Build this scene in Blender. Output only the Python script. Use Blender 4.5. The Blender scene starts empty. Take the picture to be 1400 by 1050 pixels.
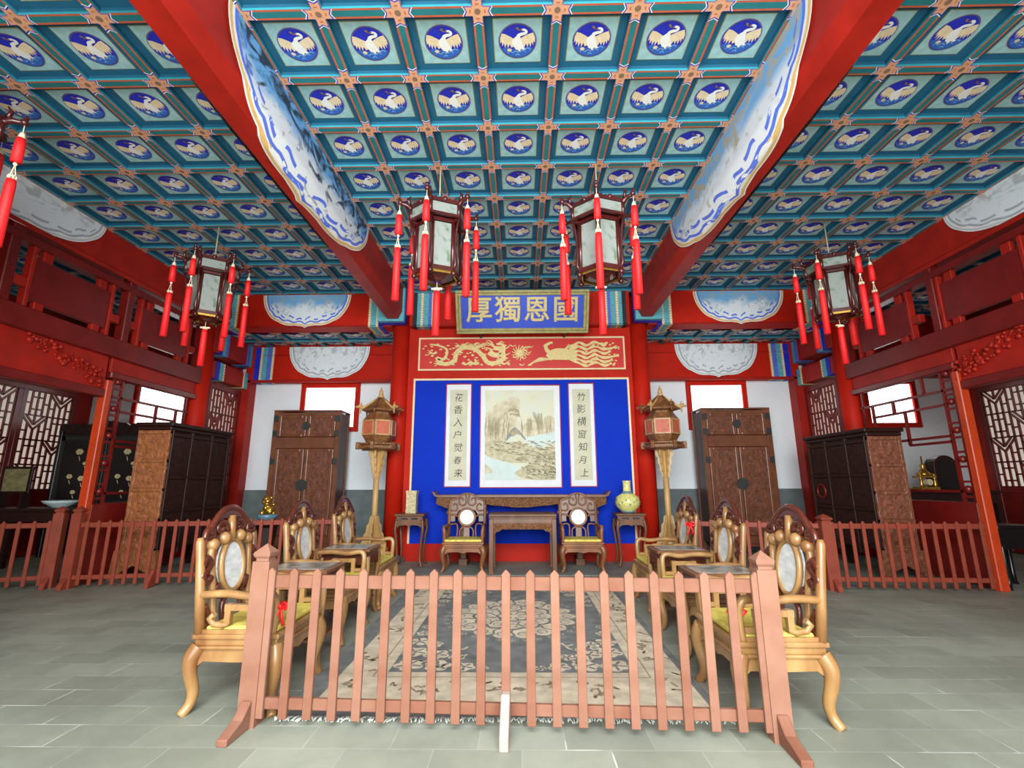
import bpy, math, random
from math import sin, cos, pi, radians as R
from mathutils import Vector, Matrix
SC = bpy.context.scene
COL = SC.collection

# ------------------------------------------------------------------ camera
cam_d = bpy.data.cameras.new('camera')
cam = bpy.data.objects.new('camera', cam_d)
COL.objects.link(cam)
cam_d.sensor_fit = 'HORIZONTAL'
cam_d.sensor_width = 36.0
cam_d.lens = 36.0 * 640 / 1400
cam_d.clip_start = 0.05
cam_d.clip_end = 200
cam.matrix_world = (Matrix.Translation((0, 0, 1.35)) @ Matrix.Rotation(0.017, 4, 'Z')
                    @ Matrix.Rotation(R(90 + 11.94), 4, 'X') @ Matrix.Rotation(-0.003, 4, 'Z'))
SC.camera = cam

# ------------------------------------------------------------------ world, daylight, exposure
SC.view_settings.view_transform = 'Standard'
SC.view_settings.look = 'None'
SC.view_settings.gamma = 1.0
SC.view_settings.use_curve_mapping = False
SC.view_settings.exposure = 0.62
SC.cycles.max_bounces = 8
SC.cycles.diffuse_bounces = 5
SC.cycles.glossy_bounces = 3
SC.cycles.sample_clamp_indirect = 6.0
SC.cycles.caustics_reflective = False
SC.cycles.caustics_refractive = False
W = bpy.data.worlds.new('sky')
SC.world = W
W.use_nodes = True
bg = W.node_tree.nodes['Background']
bg.inputs[0].default_value = (0.96, 0.98, 1.0, 1)
bg.inputs[1].default_value = 0.7


def area(name, loc, rot, sx, sy, power, color=(1, 1, 1)):
    d = bpy.data.lights.new(name, 'AREA')
    d.shape = 'RECTANGLE'
    d.size = sx
    d.size_y = sy
    d.energy = power
    d.color = color
    o = bpy.data.objects.new(name, d)
    o.location = loc
    o.rotation_euler = rot
    COL.objects.link(o)
    return o


# daylight through the open front of the hall (behind the camera); then added fill lamps
area('door_daylight', (0, -3.0, 3.2), (R(72), 0, 0), 5.2, 3.6, 640, (0.93, 1.0, 0.99))
area('threshold_fill', (0, -0.5, 3.7), (R(22), 0, 0), 4.0, 1.4, 185, (0.93, 0.99, 1.0))  # added lamp to brighten the floor just inside the doorway
area('left_bay_fill', (-4.6, -0.1, 2.3), (R(90), 0, 0), 2.6, 3.4, 16, (0.96, 1.0, 0.97))  # added fill, both side bays: inside the closed front wall, no window there
area('right_bay_fill', (4.6, -0.1, 2.3), (R(90), 0, 0), 2.6, 3.4, 16, (0.96, 1.0, 0.97))
area('ceiling_fill', (0, -2.2, 0.12), (R(180 - 38), 0, 0), 7.5, 3.2, 460, (0.98, 1.0, 0.96))  # added up-facing lamp outside the doorway to light the ceilings

# ------------------------------------------------------------------ helpers
TAU = 2 * pi


class MB:
    def __init__(self):
        self.v, self.f, self.m, self.s, self.uv = [], [], [], [], {}

    def face(self, idx, m=0, s=False, uv=None):
        if uv is not None:
            self.uv[len(self.f)] = uv
        self.f.append(tuple(idx)); self.m.append(m); self.s.append(s)

    def add(self, pts):
        n = len(self.v)
        self.v.extend([tuple(p) for p in pts])
        return n

    def box(self, x0, x1, y0, y1, z0, z1, m=0, M=None):
        p = [(x0, y0, z0), (x1, y0, z0), (x1, y1, z0), (x0, y1, z0), (x0, y0, z1), (x1, y0, z1), (x1, y1, z1), (x0, y1, z1)]
        if M is not None:
            p = [M @ Vector(q) for q in p]
        n = self.add(p)
        for q in ((0, 3, 2, 1), (4, 5, 6, 7), (0, 1, 5, 4), (1, 2, 6, 5), (2, 3, 7, 6), (3, 0, 4, 7)):
            self.face([n + i for i in q], m)
        return self

    def cbox(self, c, d, m=0, M=None):
        return self.box(c[0] - d[0] / 2, c[0] + d[0] / 2, c[1] - d[1] / 2, c[1] + d[1] / 2, c[2] - d[2] / 2, c[2] + d[2] / 2, m, M)

    def bar(self, a, b, w, h, m=0, up=(0, 0, 1)):
        """square bar from a to b, w sideways, h along up"""
        a = Vector(a); b = Vector(b); t = (b - a).normalized(); u = Vector(up)
        if abs(t.dot(u)) > 0.98:
            u = Vector((0, 1, 0)) if abs(t.y) < 0.9 else Vector((1, 0, 0))
        sd = t.cross(u).normalized(); u = sd.cross(t).normalized()
        pts = []
        for c in (a, b):
            for i, j in ((-1, -1), (1, -1), (1, 1), (-1, 1)):
                pts.append(c + sd * (i * w / 2) + u * (j * h / 2))
        n = self.add(pts)
        for q in ((0, 3, 2, 1), (4, 5, 6, 7), (0, 1, 5, 4), (1, 2, 6, 5), (2, 3, 7, 6), (3, 0, 4, 7)):
            self.face([n + i for i in q], m)
        return self

    def lathe(self, prof, c=(0, 0, 0), seg=16, m=0, s=True, rot=0.0, sq=None):
        n = len(self.v)
        for r, z in prof:
            for k in range(seg):
                a = rot + TAU * k / seg
                self.v.append((c[0] + r * cos(a), c[1] + r * sin(a), c[2] + z))
        for i in range(len(prof) - 1):
            for k in range(seg):
                k2 = (k + 1) % seg
                self.face((n + i * seg + k, n + i * seg + k2, n + (i + 1) * seg + k2, n + (i + 1) * seg + k), m, s)
        if prof[0][0] > 1e-5:
            self.face([n + k for k in range(seg)][::-1], m)
        if prof[-1][0] > 1e-5:
            e = n + (len(prof) - 1) * seg
            self.face([e + k for k in range(seg)], m)
        return self

    def tube(self, pts, r, seg=8, m=0, closed=False, s=True, flat=1.0):
        pts = [Vector(p) for p in pts]
        N = len(pts)
        rr = r if isinstance(r, (list, tuple)) else [r] * N
        n = len(self.v)
        u = None
        for i, p in enumerate(pts):
            if closed:
                t = pts[(i + 1) % N] - pts[i - 1]
            else:
                t = pts[min(i + 1, N - 1)] - pts[max(i - 1, 0)]
            if t.length < 1e-9:
                t = Vector((0, 0, 1))
            t.normalize()
            if u is None:
                ref = Vector((0, 1, 0)) if abs(t.y) < 0.8 else Vector((1, 0, 0))
                u = (ref - t * ref.dot(t)).normalized()
            else:
                u = u - t * u.dot(t)
                if u.length < 1e-6:
                    u = t.orthogonal()
                u.normalize()
            w = t.cross(u)
            for k in range(seg):
                a = TAU * (k + 0.5) / seg
                self.v.append(tuple(p + u * (cos(a) * rr[i] * flat) + w * (sin(a) * rr[i])))
        M = N if closed else N - 1
        for i in range(M):
            j = (i + 1) % N
            for k in range(seg):
                k2 = (k + 1) % seg
                self.face((n + i * seg + k, n + i * seg + k2, n + j * seg + k2, n + j * seg + k), m, s)
        if not closed:
            self.face([n + k for k in range(seg)][::-1], m)
            self.face([n + (N - 1) * seg + k for k in range(seg)], m)
        return self

    def prism(self, poly, fn, d0, d1, m=0, ms=None):
        """polygon (a,b) extruded along the third axis from d0 to d1; fn(a,b,d)->xyz"""
        k = len(poly)
        n = self.add([fn(a, b, d0) for a, b in poly] + [fn(a, b, d1) for a, b in poly])
        self.face([n + i for i in range(k)][::-1], m)
        self.face([n + k + i for i in range(k)], m)
        for i in range(k):
            j = (i + 1) % k
            self.face((n + i, n + j, n + k + j, n + k + i), m if ms is None else ms)
        return self

    def poly(self, poly, fn, m=0, uvs=None):
        n = self.add([fn(a, b) for a, b in poly])
        self.face([n + i for i in range(len(poly))], m, False, uvs)
        return self

    def ball(self, c, r, m=0, seg=10, rings=6, sz=1.0):
        pr = [(max(r * sin(pi * i / rings), 1e-6), -r * sz * cos(pi * i / rings)) for i in range(rings + 1)]
        return self.lathe(pr, c, seg, m)

    def ribbon(self, pts, w, fn, m=0):
        """flat tapered ribbon in a plane, pts 2D, w width or list"""
        N = len(pts)
        ww = w if isinstance(w, (list, tuple)) else [w] * N
        L, Rr = [], []
        for i, (a, b) in enumerate(pts):
            a0, b0 = pts[max(i - 1, 0)]; a1, b1 = pts[min(i + 1, N - 1)]
            dx, dy = a1 - a0, b1 - b0
            l = math.hypot(dx, dy) or 1
            nx, ny = -dy / l * ww[i] / 2, dx / l * ww[i] / 2
            L.append((a + nx, b + ny)); Rr.append((a - nx, b - ny))
        n = self.add([fn(*p) for p in L] + [fn(*p) for p in Rr])
        for i in range(N - 1):
            self.face((n + i, n + i + 1, n + N + i + 1, n + N + i), m)
        return self

    def build(self, name, mats, parent=None, bevel=0.0, seg=1, loc=None, rotz=None):
        me = bpy.data.meshes.new(name)
        me.from_pydata(self.v, [], self.f)
        if not isinstance(mats, (list, tuple)):
            mats = [mats]
        for mt in mats:
            me.materials.append(mt)
        me.polygons.foreach_set('material_index', self.m)
        me.polygons.foreach_set('use_smooth', self.s)
        if self.uv:
            ul = me.uv_layers.new(name='UVMap')
            for fi, uvs in self.uv.items():
                p = me.polygons[fi]
                for k, li in enumerate(p.loop_indices):
                    ul.data[li].uv = uvs[k]
        me.update()
        o = bpy.data.objects.new(name, me)
        COL.objects.link(o)
        if parent is not None:
            o.parent = parent
        if loc is not None:
            o.location = loc
        if rotz is not None:
            o.rotation_euler = (0, 0, rotz)
        if bevel:
            b = o.modifiers.new('bevel', 'BEVEL')
            b.width = bevel; b.segments = seg; b.limit_method = 'ANGLE'; b.angle_limit = R(40)
        return o


def tag(o, label=None, cat=None, group=None, kind=None):
    if label: o['label'] = label
    if cat: o['category'] = cat
    if group: o['group'] = group
    if kind: o['kind'] = kind
    return o


def empty(name, loc=(0, 0, 0), rz=0.0, label=None, cat=None, group=None):
    o = bpy.data.objects.new(name, None)
    o.empty_display_size = 0.1
    o.location = loc
    o.rotation_euler = (0, 0, rz)
    COL.objects.link(o)
    return tag(o, label, cat, group)


KIDS = {}


def copy_tree(o, parent=None):
    c = o.copy()
    COL.objects.link(c)
    if parent is not None:
        c.parent = parent
    for ch in [x for x in ALLOBJ if x.parent == o]:
        copy_tree(ch, c)
    return c


ALLOBJ = []


def clone(root, loc, rz, label, group=None):
    global ALLOBJ
    ALLOBJ = list(bpy.data.objects)
    c = copy_tree(root)
    c.location = loc
    c.rotation_euler = (0, 0, rz)
    c['label'] = label
    if group: c['group'] = group
    return c


def arc(cx, cy, r, a0, a1, n, ry=None):
    ry = r if ry is None else ry
    return [(cx + r * cos(R(a0 + (a1 - a0) * i / n)), cy + ry * sin(R(a0 + (a1 - a0) * i / n))) for i in range(n + 1)]


def spline(pts, n=6):
    """Catmull-Rom through points of any dimension"""
    P = [Vector(list(p) + [0] * (3 - len(p))) for p in pts]
    out = []
    for i in range(len(P) - 1):
        p0, p1, p2, p3 = P[max(i - 1, 0)], P[i], P[i + 1], P[min(i + 2, len(P) - 1)]
        for k in range(n):
            t = k / n
            out.append(0.5 * ((2 * p1) + (p2 - p0) * t + (2 * p0 - 5 * p1 + 4 * p2 - p3) * t * t + (3 * p1 - p0 - 3 * p2 + p3) * t ** 3))
    out.append(P[-1])
    return out


def sp2(pts, n=6):
    return [(p.x, p.y) for p in spline(pts, n)]


# ------------------------------------------------------------------ materials
def srgb(r, g, b):
    f = lambda c: (c / 255 / 12.92) if c / 255 <= 0.04045 else ((c / 255 + 0.055) / 1.055) ** 2.4
    return (f(r), f(g), f(b), 1.0)


def mat(name, col, rough=0.6, amt=0.12, scale=8.0, metal=0.0, spec=0.5, bump=0.0, bscale=None, coat=0.0, stretch=None, col2=None, vary=0.0):
    m = bpy.data.materials.new(name)
    m.use_nodes = True
    nt = m.node_tree
    b = nt.nodes['Principled BSDF']
    b.inputs['Roughness'].default_value = rough
    b.inputs['Metallic'].default_value = metal
    b.inputs['Specular IOR Level'].default_value = spec
    if coat:
        b.inputs['Coat Weight'].default_value = coat
        b.inputs['Coat Roughness'].default_value = 0.15
    tc = nt.nodes.new('ShaderNodeTexCoord')
    mp = nt.nodes.new('ShaderNodeMapping')
    nt.links.new(tc.outputs['Object'], mp.inputs['Vector'])
    if stretch:
        mp.inputs['Scale'].default_value = stretch
    nz = nt.nodes.new('ShaderNodeTexNoise')
    nz.inputs['Scale'].default_value = scale
    nz.inputs['Detail'].default_value = 4
    nt.links.new(mp.outputs[0], nz.inputs['Vector'])
    mx = nt.nodes.new('ShaderNodeMix')
    mx.data_type = 'RGBA'
    c = col
    dk = col2 if col2 else tuple(max(0, x * (1 - 2.2 * amt)) for x in c[:3]) + (1,)
    lt = tuple(min(1, x * (1 + 1.2 * amt)) for x in c[:3]) + (1,)
    rp = nt.nodes.new('ShaderNodeMapRange')
    rp.inputs[1].default_value = 0.3; rp.inputs[2].default_value = 0.7
    if vary:          # each piece of timber took the paint a little differently
        oi = nt.nodes.new('ShaderNodeObjectInfo')
        va = nt.nodes.new('ShaderNodeMath'); va.operation = 'MULTIPLY_ADD'
        nt.links.new(oi.outputs['Random'], va.inputs[0]); va.inputs[1].default_value = vary
        nt.links.new(nz.outputs['Fac'], va.inputs[2])
        nt.links.new(va.outputs[0], rp.inputs[0])
        rp.inputs[1].default_value = 0.3 + vary * 0.3; rp.inputs[2].default_value = 0.7 + vary * 0.6
    else:
        nt.links.new(nz.outputs['Fac'], rp.inputs[0])
    nt.links.new(rp.outputs[0], mx.inputs[0])
    mx.inputs[6].default_value = dk
    mx.inputs[7].default_value = lt
    nt.links.new(mx.outputs[2], b.inputs['Base Color'])
    if bump:
        bp = nt.nodes.new('ShaderNodeBump')
        bp.inputs['Strength'].default_value = bump
        bp.inputs['Distance'].default_value = 0.02
        if bscale:
            vz = nt.nodes.new('ShaderNodeTexVoronoi')
            vz.feature = 'SMOOTH_F1'
            vz.inputs['Scale'].default_value = bscale
            n2 = nt.nodes.new('ShaderNodeTexNoise')
            n2.inputs['Scale'].default_value = bscale * 0.5
            n2.inputs['Distortion'].default_value = 1.5
            ad = nt.nodes.new('ShaderNodeMath'); ad.operation = 'ADD'
            nt.links.new(mp.outputs[0], vz.inputs['Vector'])
            nt.links.new(mp.outputs[0], n2.inputs['Vector'])
            nt.links.new(vz.outputs['Distance'], ad.inputs[0])
            nt.links.new(n2.outputs['Fac'], ad.inputs[1])
            nt.links.new(ad.outputs[0], bp.inputs['Height'])
        else:
            nt.links.new(nz.outputs['Fac'], bp.inputs['Height'])
        nt.links.new(bp.outputs[0], b.inputs['Normal'])
    return m


def emis(name, col, strength):
    m = bpy.data.materials.new(name)
    m.use_nodes = True
    nt = m.node_tree
    nt.nodes.remove(nt.nodes['Principled BSDF'])
    e = nt.nodes.new('ShaderNodeEmission')
    e.inputs[0].default_value = col
    e.inputs[1].default_value = strength
    nt.links.new(e.outputs[0], nt.nodes['Material Output'].inputs[0])
    return m


M = {}
M['red'] = mat('red lacquer', srgb(188, 32, 15), 0.55, 0.06, 3, spec=0.15)
M['red_dark'] = mat('old red lacquer', srgb(164, 32, 20), 0.5, 0.10, 4, spec=0.3)
M['maroon'] = mat('maroon lacquer', srgb(116, 22, 18), 0.4, 0.10, 4, coat=0.1)
M['orange'] = mat('lit red lacquer', srgb(196, 64, 28), 0.4, 0.08, 4)
M['white_wall'] = mat('whitewash', srgb(236, 240, 245), 0.9, 0.02, 2)
M['dado'] = mat('grey brick dado', srgb(108, 117, 118), 0.9, 0.10, 5)
M['blue_wall'] = mat('cobalt blue paint', srgb(16, 52, 186), 0.85, 0.03, 3, spec=0.15)
M['gold'] = mat('gold paint', srgb(232, 208, 142), 0.5, 0.08, 30)
M['goldline'] = mat('gold line', srgb(240, 214, 170), 0.5, 0.05, 20)
M['goldframe'] = mat('gilt frame', srgb(176, 164, 104), 0.4, 0.12, 14, bump=0.3, bscale=60)
M['brass'] = mat('brass', srgb(214, 168, 72), 0.25, 0.1, 20, metal=0.85)
M['fence'] = mat('red oxide paint washed by daylight', srgb(134, 96, 79), 0.75, 0.10, 5, spec=0.2, col2=srgb(120, 76, 59), vary=0.3)  # same paint as the back fences, strong daylight put into the colour
M['fence_pale'] = mat('worn pale timber', srgb(168, 146, 136), 0.8, 0.08, 8)
M['fence_back'] = mat('red oxide paint in dimmer light', srgb(140, 58, 38), 0.6, 0.10, 6)  # same red oxide as the front fence, dimmer light put into the colour
M['paper'] = mat('scroll paper', srgb(226, 228, 232), 0.8, 0.02, 5)
M['silk'] = mat('aged silk', srgb(206, 202, 178), 0.85, 0.04, 6)
M['ink'] = mat('ink', srgb(46, 42, 40), 0.8, 0.05, 10)
M['magenta'] = mat('crimson edge', srgb(176, 40, 84), 0.6, 0.05, 10)
M['wood'] = mat('honey rosewood', srgb(158, 122, 76), 0.36, 0.16, 6, coat=0.2, stretch=(1, 1, 0.35), col2=srgb(122, 78, 42))
M['wood_back'] = mat('brown rosewood of the rear chairs', srgb(142, 90, 54), 0.4, 0.16, 6, coat=0.15, stretch=(1, 1, 0.35), col2=srgb(102, 60, 36))
M['wood_mid'] = mat('brown rosewood', srgb(112, 70, 42), 0.42, 0.16, 7, coat=0.1, stretch=(1, 1, 0.4), bump=0.05)
M['wood_dark'] = mat('dark rosewood', srgb(84, 36, 22), 0.28, 0.14, 7, coat=0.35)
M['wood_relief'] = mat('carved rosewood', srgb(132, 86, 52), 0.42, 0.22, 30, bump=1.0, bscale=55)
M['cab'] = mat('wardrobe wood', srgb(116, 66, 42), 0.38, 0.14, 6, coat=0.2, bump=0.05)
M['cab_relief'] = mat('wardrobe carved panel', srgb(112, 62, 40), 0.5, 0.16, 12, bump=0.45, bscale=16)
M['cab_side'] = mat('wardrobe side', srgb(66, 28, 22), 0.4, 0.1, 6)
M['tan_relief_dark'] = mat('brown carved panel', srgb(128, 76, 54), 0.45, 0.14, 12, bump=0.9, bscale=18)
M['tan_relief'] = mat('tan carved panel', srgb(158, 96, 58), 0.42, 0.14, 12, bump=0.9, bscale=18)
M['ebony'] = mat('ebony', srgb(42, 18, 14), 0.42, 0.15, 8)
M['ebony_relief'] = mat('carved ebony', srgb(46, 19, 15), 0.5, 0.2, 12, bump=0.6, bscale=14)
M['black'] = mat('black lacquer', srgb(24, 20, 22), 0.3, 0.1, 8)
M['steel'] = mat('dark hinge metal', srgb(70, 72, 70), 0.4, 0.1, 20, metal=0.5)
M['cushion'] = mat('yellow silk', srgb(222, 206, 96), 0.6, 0.10, 18, col2=srgb(196, 178, 84))
M['marble'] = mat('marble', srgb(226, 228, 228), 0.3, 0.05, 11, stretch=(1, 1, 2.2), col2=srgb(186, 192, 195))
M['marble_ink'] = mat('marble grey veining', srgb(128, 130, 126), 0.4, 0.1, 10)
M['slate_top'] = mat('grey stone top', srgb(150, 150, 142), 0.25, 0.25, 6, col2=srgb(86, 84, 78))
M['tassel'] = mat('red tassel silk', srgb(232, 26, 30), 0.6, 0.08, 40, stretch=(6, 6, 0.6))
M['bead'] = mat('pale beads', srgb(240, 222, 190), 0.4, 0.05, 20)
M['lantern_wood'] = mat('lantern mahogany', srgb(74, 22, 20), 0.3, 0.12, 9, coat=0.3)
M['white'] = mat('white paint', srgb(236, 236, 232), 0.7, 0.02, 10)
M['cream'] = mat('cream paint', srgb(234, 214, 176), 0.7, 0.05, 10)
M['tan'] = mat('tan paint', srgb(222, 164, 126), 0.7, 0.05, 20)
M['brown'] = mat('brown paint', srgb(138, 106, 84), 0.7, 0.05, 20)
M['rib_orange'] = mat('orange rib line', srgb(196, 92, 58), 0.7, 0.05, 20)
M['rib_teal'] = mat('teal rib', srgb(30, 118, 124), 0.7, 0.06, 6)
M['rib_cyan'] = mat('cyan rib edge', srgb(40, 146, 160), 0.7, 0.05, 6)
M['rib_blue'] = mat('petrol blue rib side', srgb(26, 92, 122), 0.7, 0.05, 6)
M['panel_border'] = mat('petrol panel border', srgb(26, 96, 128), 0.7, 0.06, 5)
M['panel_pale'] = mat('pale turquoise panel', srgb(158, 200, 202), 0.75, 0.07, 14)
M['olive'] = mat('olive line', srgb(150, 140, 76), 0.7, 0.05, 10)
M['disc_edge'] = mat('violet grey ring', srgb(104, 86, 130), 0.7, 0.05, 10)
M['disc_blue'] = mat('ultramarine disc', srgb(30, 44, 186), 0.7, 0.05, 10)
M['wave_blue'] = mat('wave blue', srgb(44, 100, 190), 0.7, 0.05, 10)
M['wave_light'] = mat('wave light', srgb(128, 176, 220), 0.7, 0.05, 10)
M['feather'] = mat('cream feather', srgb(232, 212, 176), 0.7, 0.06, 20)
M['lobe_blue'] = mat('periwinkle', srgb(92, 120, 224), 0.7, 0.04, 10)
M['lobe_grey'] = mat('pale grey border', srgb(204, 208, 216), 0.7, 0.04, 10)
M['lobe_mid'] = mat('grey lobes', srgb(170, 176, 190), 0.7, 0.04, 10)
M['gold_edge'] = mat('ochre edge', srgb(224, 184, 118), 0.7, 0.06, 10)
M['band_teal'] = mat('teal band', srgb(96, 176, 190), 0.7, 0.1, 20)
M['band_blue'] = mat('violet blue band', srgb(86, 116, 210), 0.7, 0.08, 20)
M['band_navy'] = mat('deep blue band', srgb(20, 40, 190), 0.6, 0.05, 10)
M['band_black'] = mat('black band', srgb(26, 26, 34), 0.6, 0.05, 10)
M['vase_yellow'] = mat('yellow glaze', srgb(226, 214, 136), 0.25, 0.10, 24, coat=0.4, col2=srgb(188, 190, 110))
M['vase_blue'] = mat('blue glaze', srgb(96, 130, 150), 0.3, 0.1, 20)
M['vase_brush'] = mat('cream brush pot glaze', srgb(206, 194, 156), 0.3, 0.1, 26, col2=srgb(168, 150, 106))
M['lamp_panel'] = mat('red lamp panel', srgb(190, 96, 70), 0.6, 0.1, 20)
M['straw'] = mat('pale pole wood', srgb(192, 152, 96), 0.45, 0.14, 7, stretch=(1, 1, 0.3), bump=0.1)
M['bronze'] = mat('aged bronze', srgb(132, 84, 48), 0.45, 0.2, 14, bump=0.5, bscale=40)
M['ribbon'] = mat('red ribbon', srgb(226, 24, 24), 0.5, 0.05, 20)
M['cord'] = mat('hemp cord', srgb(178, 176, 140), 0.8, 0.05, 30)
M['rug_dark'] = mat('slate rug pile', srgb(118, 120, 118), 0.95, 0.16, 7)
M['rug_tan'] = mat('tan rug pile', srgb(212, 196, 170), 0.95, 0.12, 9)
M['rug_pink'] = mat('dusty rug line', srgb(152, 134, 108), 0.95, 0.1, 9)
M['fringe'] = mat('pale fringe', srgb(186, 188, 180), 0.95, 0.12, 30)
M['celadon'] = mat('celadon cloth', srgb(196, 214, 214), 0.6, 0.05, 10)
M['sky_pane'] = emis('bright window paper', (1.0, 1.0, 1.0, 1), 2.2)


def uv_mat(name, build, rough=0.75):
    m = bpy.data.materials.new(name)
    m.use_nodes = True
    nt = m.node_tree
    b = nt.nodes['Principled BSDF']
    b.inputs['Roughness'].default_value = rough
    uv = nt.nodes.new('ShaderNodeTexCoord')
    out = build(nt, uv.outputs['UV'])
    nt.links.new(out, b.inputs['Base Color'])
    return m


def N(nt, typ, **kw):
    n = nt.nodes.new(typ)
    for k, v in kw.items():
        setattr(n, k, v)
    return n


def ramp(nt, fac, stops):
    r = nt.nodes.new('ShaderNodeValToRGB')
    e = r.color_ramp.elements
    while len(e) < len(stops):
        e.new(0.5)
    for i, (p, c) in enumerate(stops):
        e[i].position = p
        e[i].color = c
    nt.links.new(fac, r.inputs[0])
    return r.outputs[0]


def painted_beam(sky, ink, seed, ink_lo=0.5):
    """brush painting on a beam: a painted blue sky over pale mist with dark ink rocks and branches"""
    def build(nt, uv):
        mp = N(nt, 'ShaderNodeMapping')
        mp.inputs['Location'].default_value = (seed, seed * 0.7, 0)
        mp.inputs['Scale'].default_value = (3.2, 1.0, 1)
        nt.links.new(uv, mp.inputs[0])
        nz = N(nt, 'ShaderNodeTexNoise'); nz.inputs['Scale'].default_value = 1.6; nz.inputs['Detail'].default_value = 8; nz.inputs['Distortion'].default_value = 0.8
        nt.links.new(mp.outputs[0], nz.inputs['Vector'])
        sx = N(nt, 'ShaderNodeSeparateXYZ'); nt.links.new(uv, sx.inputs[0])
        ad = N(nt, 'ShaderNodeMath', operation='MULTIPLY_ADD')
        sb = N(nt, 'ShaderNodeMath', operation='SUBTRACT'); nt.links.new(nz.outputs['Fac'], sb.inputs[0]); sb.inputs[1].default_value = 0.5
        nt.links.new(sb.outputs[0], ad.inputs[0]); ad.inputs[1].default_value = 0.7
        nt.links.new(sx.outputs['Y'], ad.inputs[2])
        base = ramp(nt, ad.outputs[0], [(0.0, sky), (0.22, sky), (0.46, srgb(222, 228, 236)), (1.0, srgb(230, 233, 236))])
        n2 = N(nt, 'ShaderNodeTexNoise'); n2.inputs['Scale'].default_value = 3.2; n2.inputs['Detail'].default_value = 9; n2.inputs['Distortion'].default_value = 2.2
        nt.links.new(mp.outputs[0], n2.inputs['Vector'])
        # ink gathers along the upper half of the painting
        vr = N(nt, 'ShaderNodeMapRange'); nt.links.new(sx.outputs['Y'], vr.inputs[0])
        vr.inputs[1].default_value = 0.15; vr.inputs[2].default_value = 0.75; vr.inputs[3].default_value = 0.05; vr.inputs[4].default_value = -0.12
        a2 = N(nt, 'ShaderNodeMath', operation='ADD'); nt.links.new(n2.outputs['Fac'], a2.inputs[0]); nt.links.new(vr.outputs[0], a2.inputs[1])
        k = ramp(nt, a2.outputs[0], [(0.0, (0, 0, 0, 1)), (ink_lo, (0, 0, 0, 1)), (ink_lo + 0.14, (1, 1, 1, 1)), (1, (1, 1, 1, 1))])
        mx = N(nt, 'ShaderNodeMix', data_type='RGBA')
        nt.links.new(k, mx.inputs[0]); nt.links.new(base, mx.inputs[6]); mx.inputs[7].default_value = ink
        return mx.outputs[2]
    return build


M['paint_pines'] = uv_mat('painting of pines and mist', painted_beam(srgb(104, 166, 222), srgb(36, 56, 78), 3.1, 0.475))
M['paint_plum'] = uv_mat('painting of blossom branches', painted_beam(srgb(116, 172, 222), srgb(176, 168, 148), 8.4, 0.49))
M['paint_lake'] = uv_mat('painting of lake and willows', painted_beam(srgb(112, 172, 222), srgb(150, 170, 176), 5.7, 0.52))
M['paint_grey'] = uv_mat('grey ink painting', painted_beam(srgb(222, 227, 232), srgb(184, 188, 192), 1.9, 0.53))


def glass_paint(nt, uv):
    nz = N(nt, 'ShaderNodeTexNoise'); nz.inputs['Scale'].default_value = 5; nz.inputs['Detail'].default_value = 7; nz.inputs['Distortion'].default_value = 1.5
    tc = N(nt, 'ShaderNodeTexCoord'); nt.links.new(tc.outputs['Object'], nz.inputs['Vector'])
    return ramp(nt, nz.outputs['Fac'], [(0.0, srgb(144, 148, 144)), (0.52, srgb(142, 147, 142)), (0.64, srgb(100, 122, 98)), (1, srgb(84, 102, 80))])


M['lamp_glass'] = uv_mat('painted lantern glass', glass_paint, 0.2)


def land_paint(nt, uv):
    mp = N(nt, 'ShaderNodeMapping'); mp.inputs['Scale'].default_value = (3, 4, 1)
    nt.links.new(uv, mp.inputs[0])
    nz = N(nt, 'ShaderNodeTexNoise'); nz.inputs['Scale'].default_value = 1.5; nz.inputs['Detail'].default_value = 6; nz.inputs['Distortion'].default_value = 0.6
    nt.links.new(mp.outputs[0], nz.inputs['Vector'])
    return ramp(nt, nz.outputs['Fac'], [(0.0, srgb(196, 192, 166)), (0.45, srgb(218, 214, 190)), (0.7, srgb(210, 216, 204)), (1, srgb(200, 208, 200))])


M['land_silk'] = uv_mat('painted silk ground', land_paint, 0.85)
M['land_rock'] = mat('rock wash', srgb(212, 202, 176), 0.85, 0.10, 9, col2=srgb(186, 174, 146))
M['land_rock2'] = mat('grey rock wash', srgb(200, 192, 162), 0.85, 0.10, 14, col2=srgb(172, 164, 136))
M['land_line'] = mat('brush line', srgb(174, 162, 134), 0.85, 0.1, 20)
M['land_dark'] = mat('dark brush line', srgb(136, 128, 106), 0.85, 0.1, 20)
M['land_water'] = mat('pale water wash', srgb(206, 220, 216), 0.85, 0.03, 6)
M['land_roof'] = mat('grey roof wash', srgb(140, 148, 150), 0.85, 0.1, 20)


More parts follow.
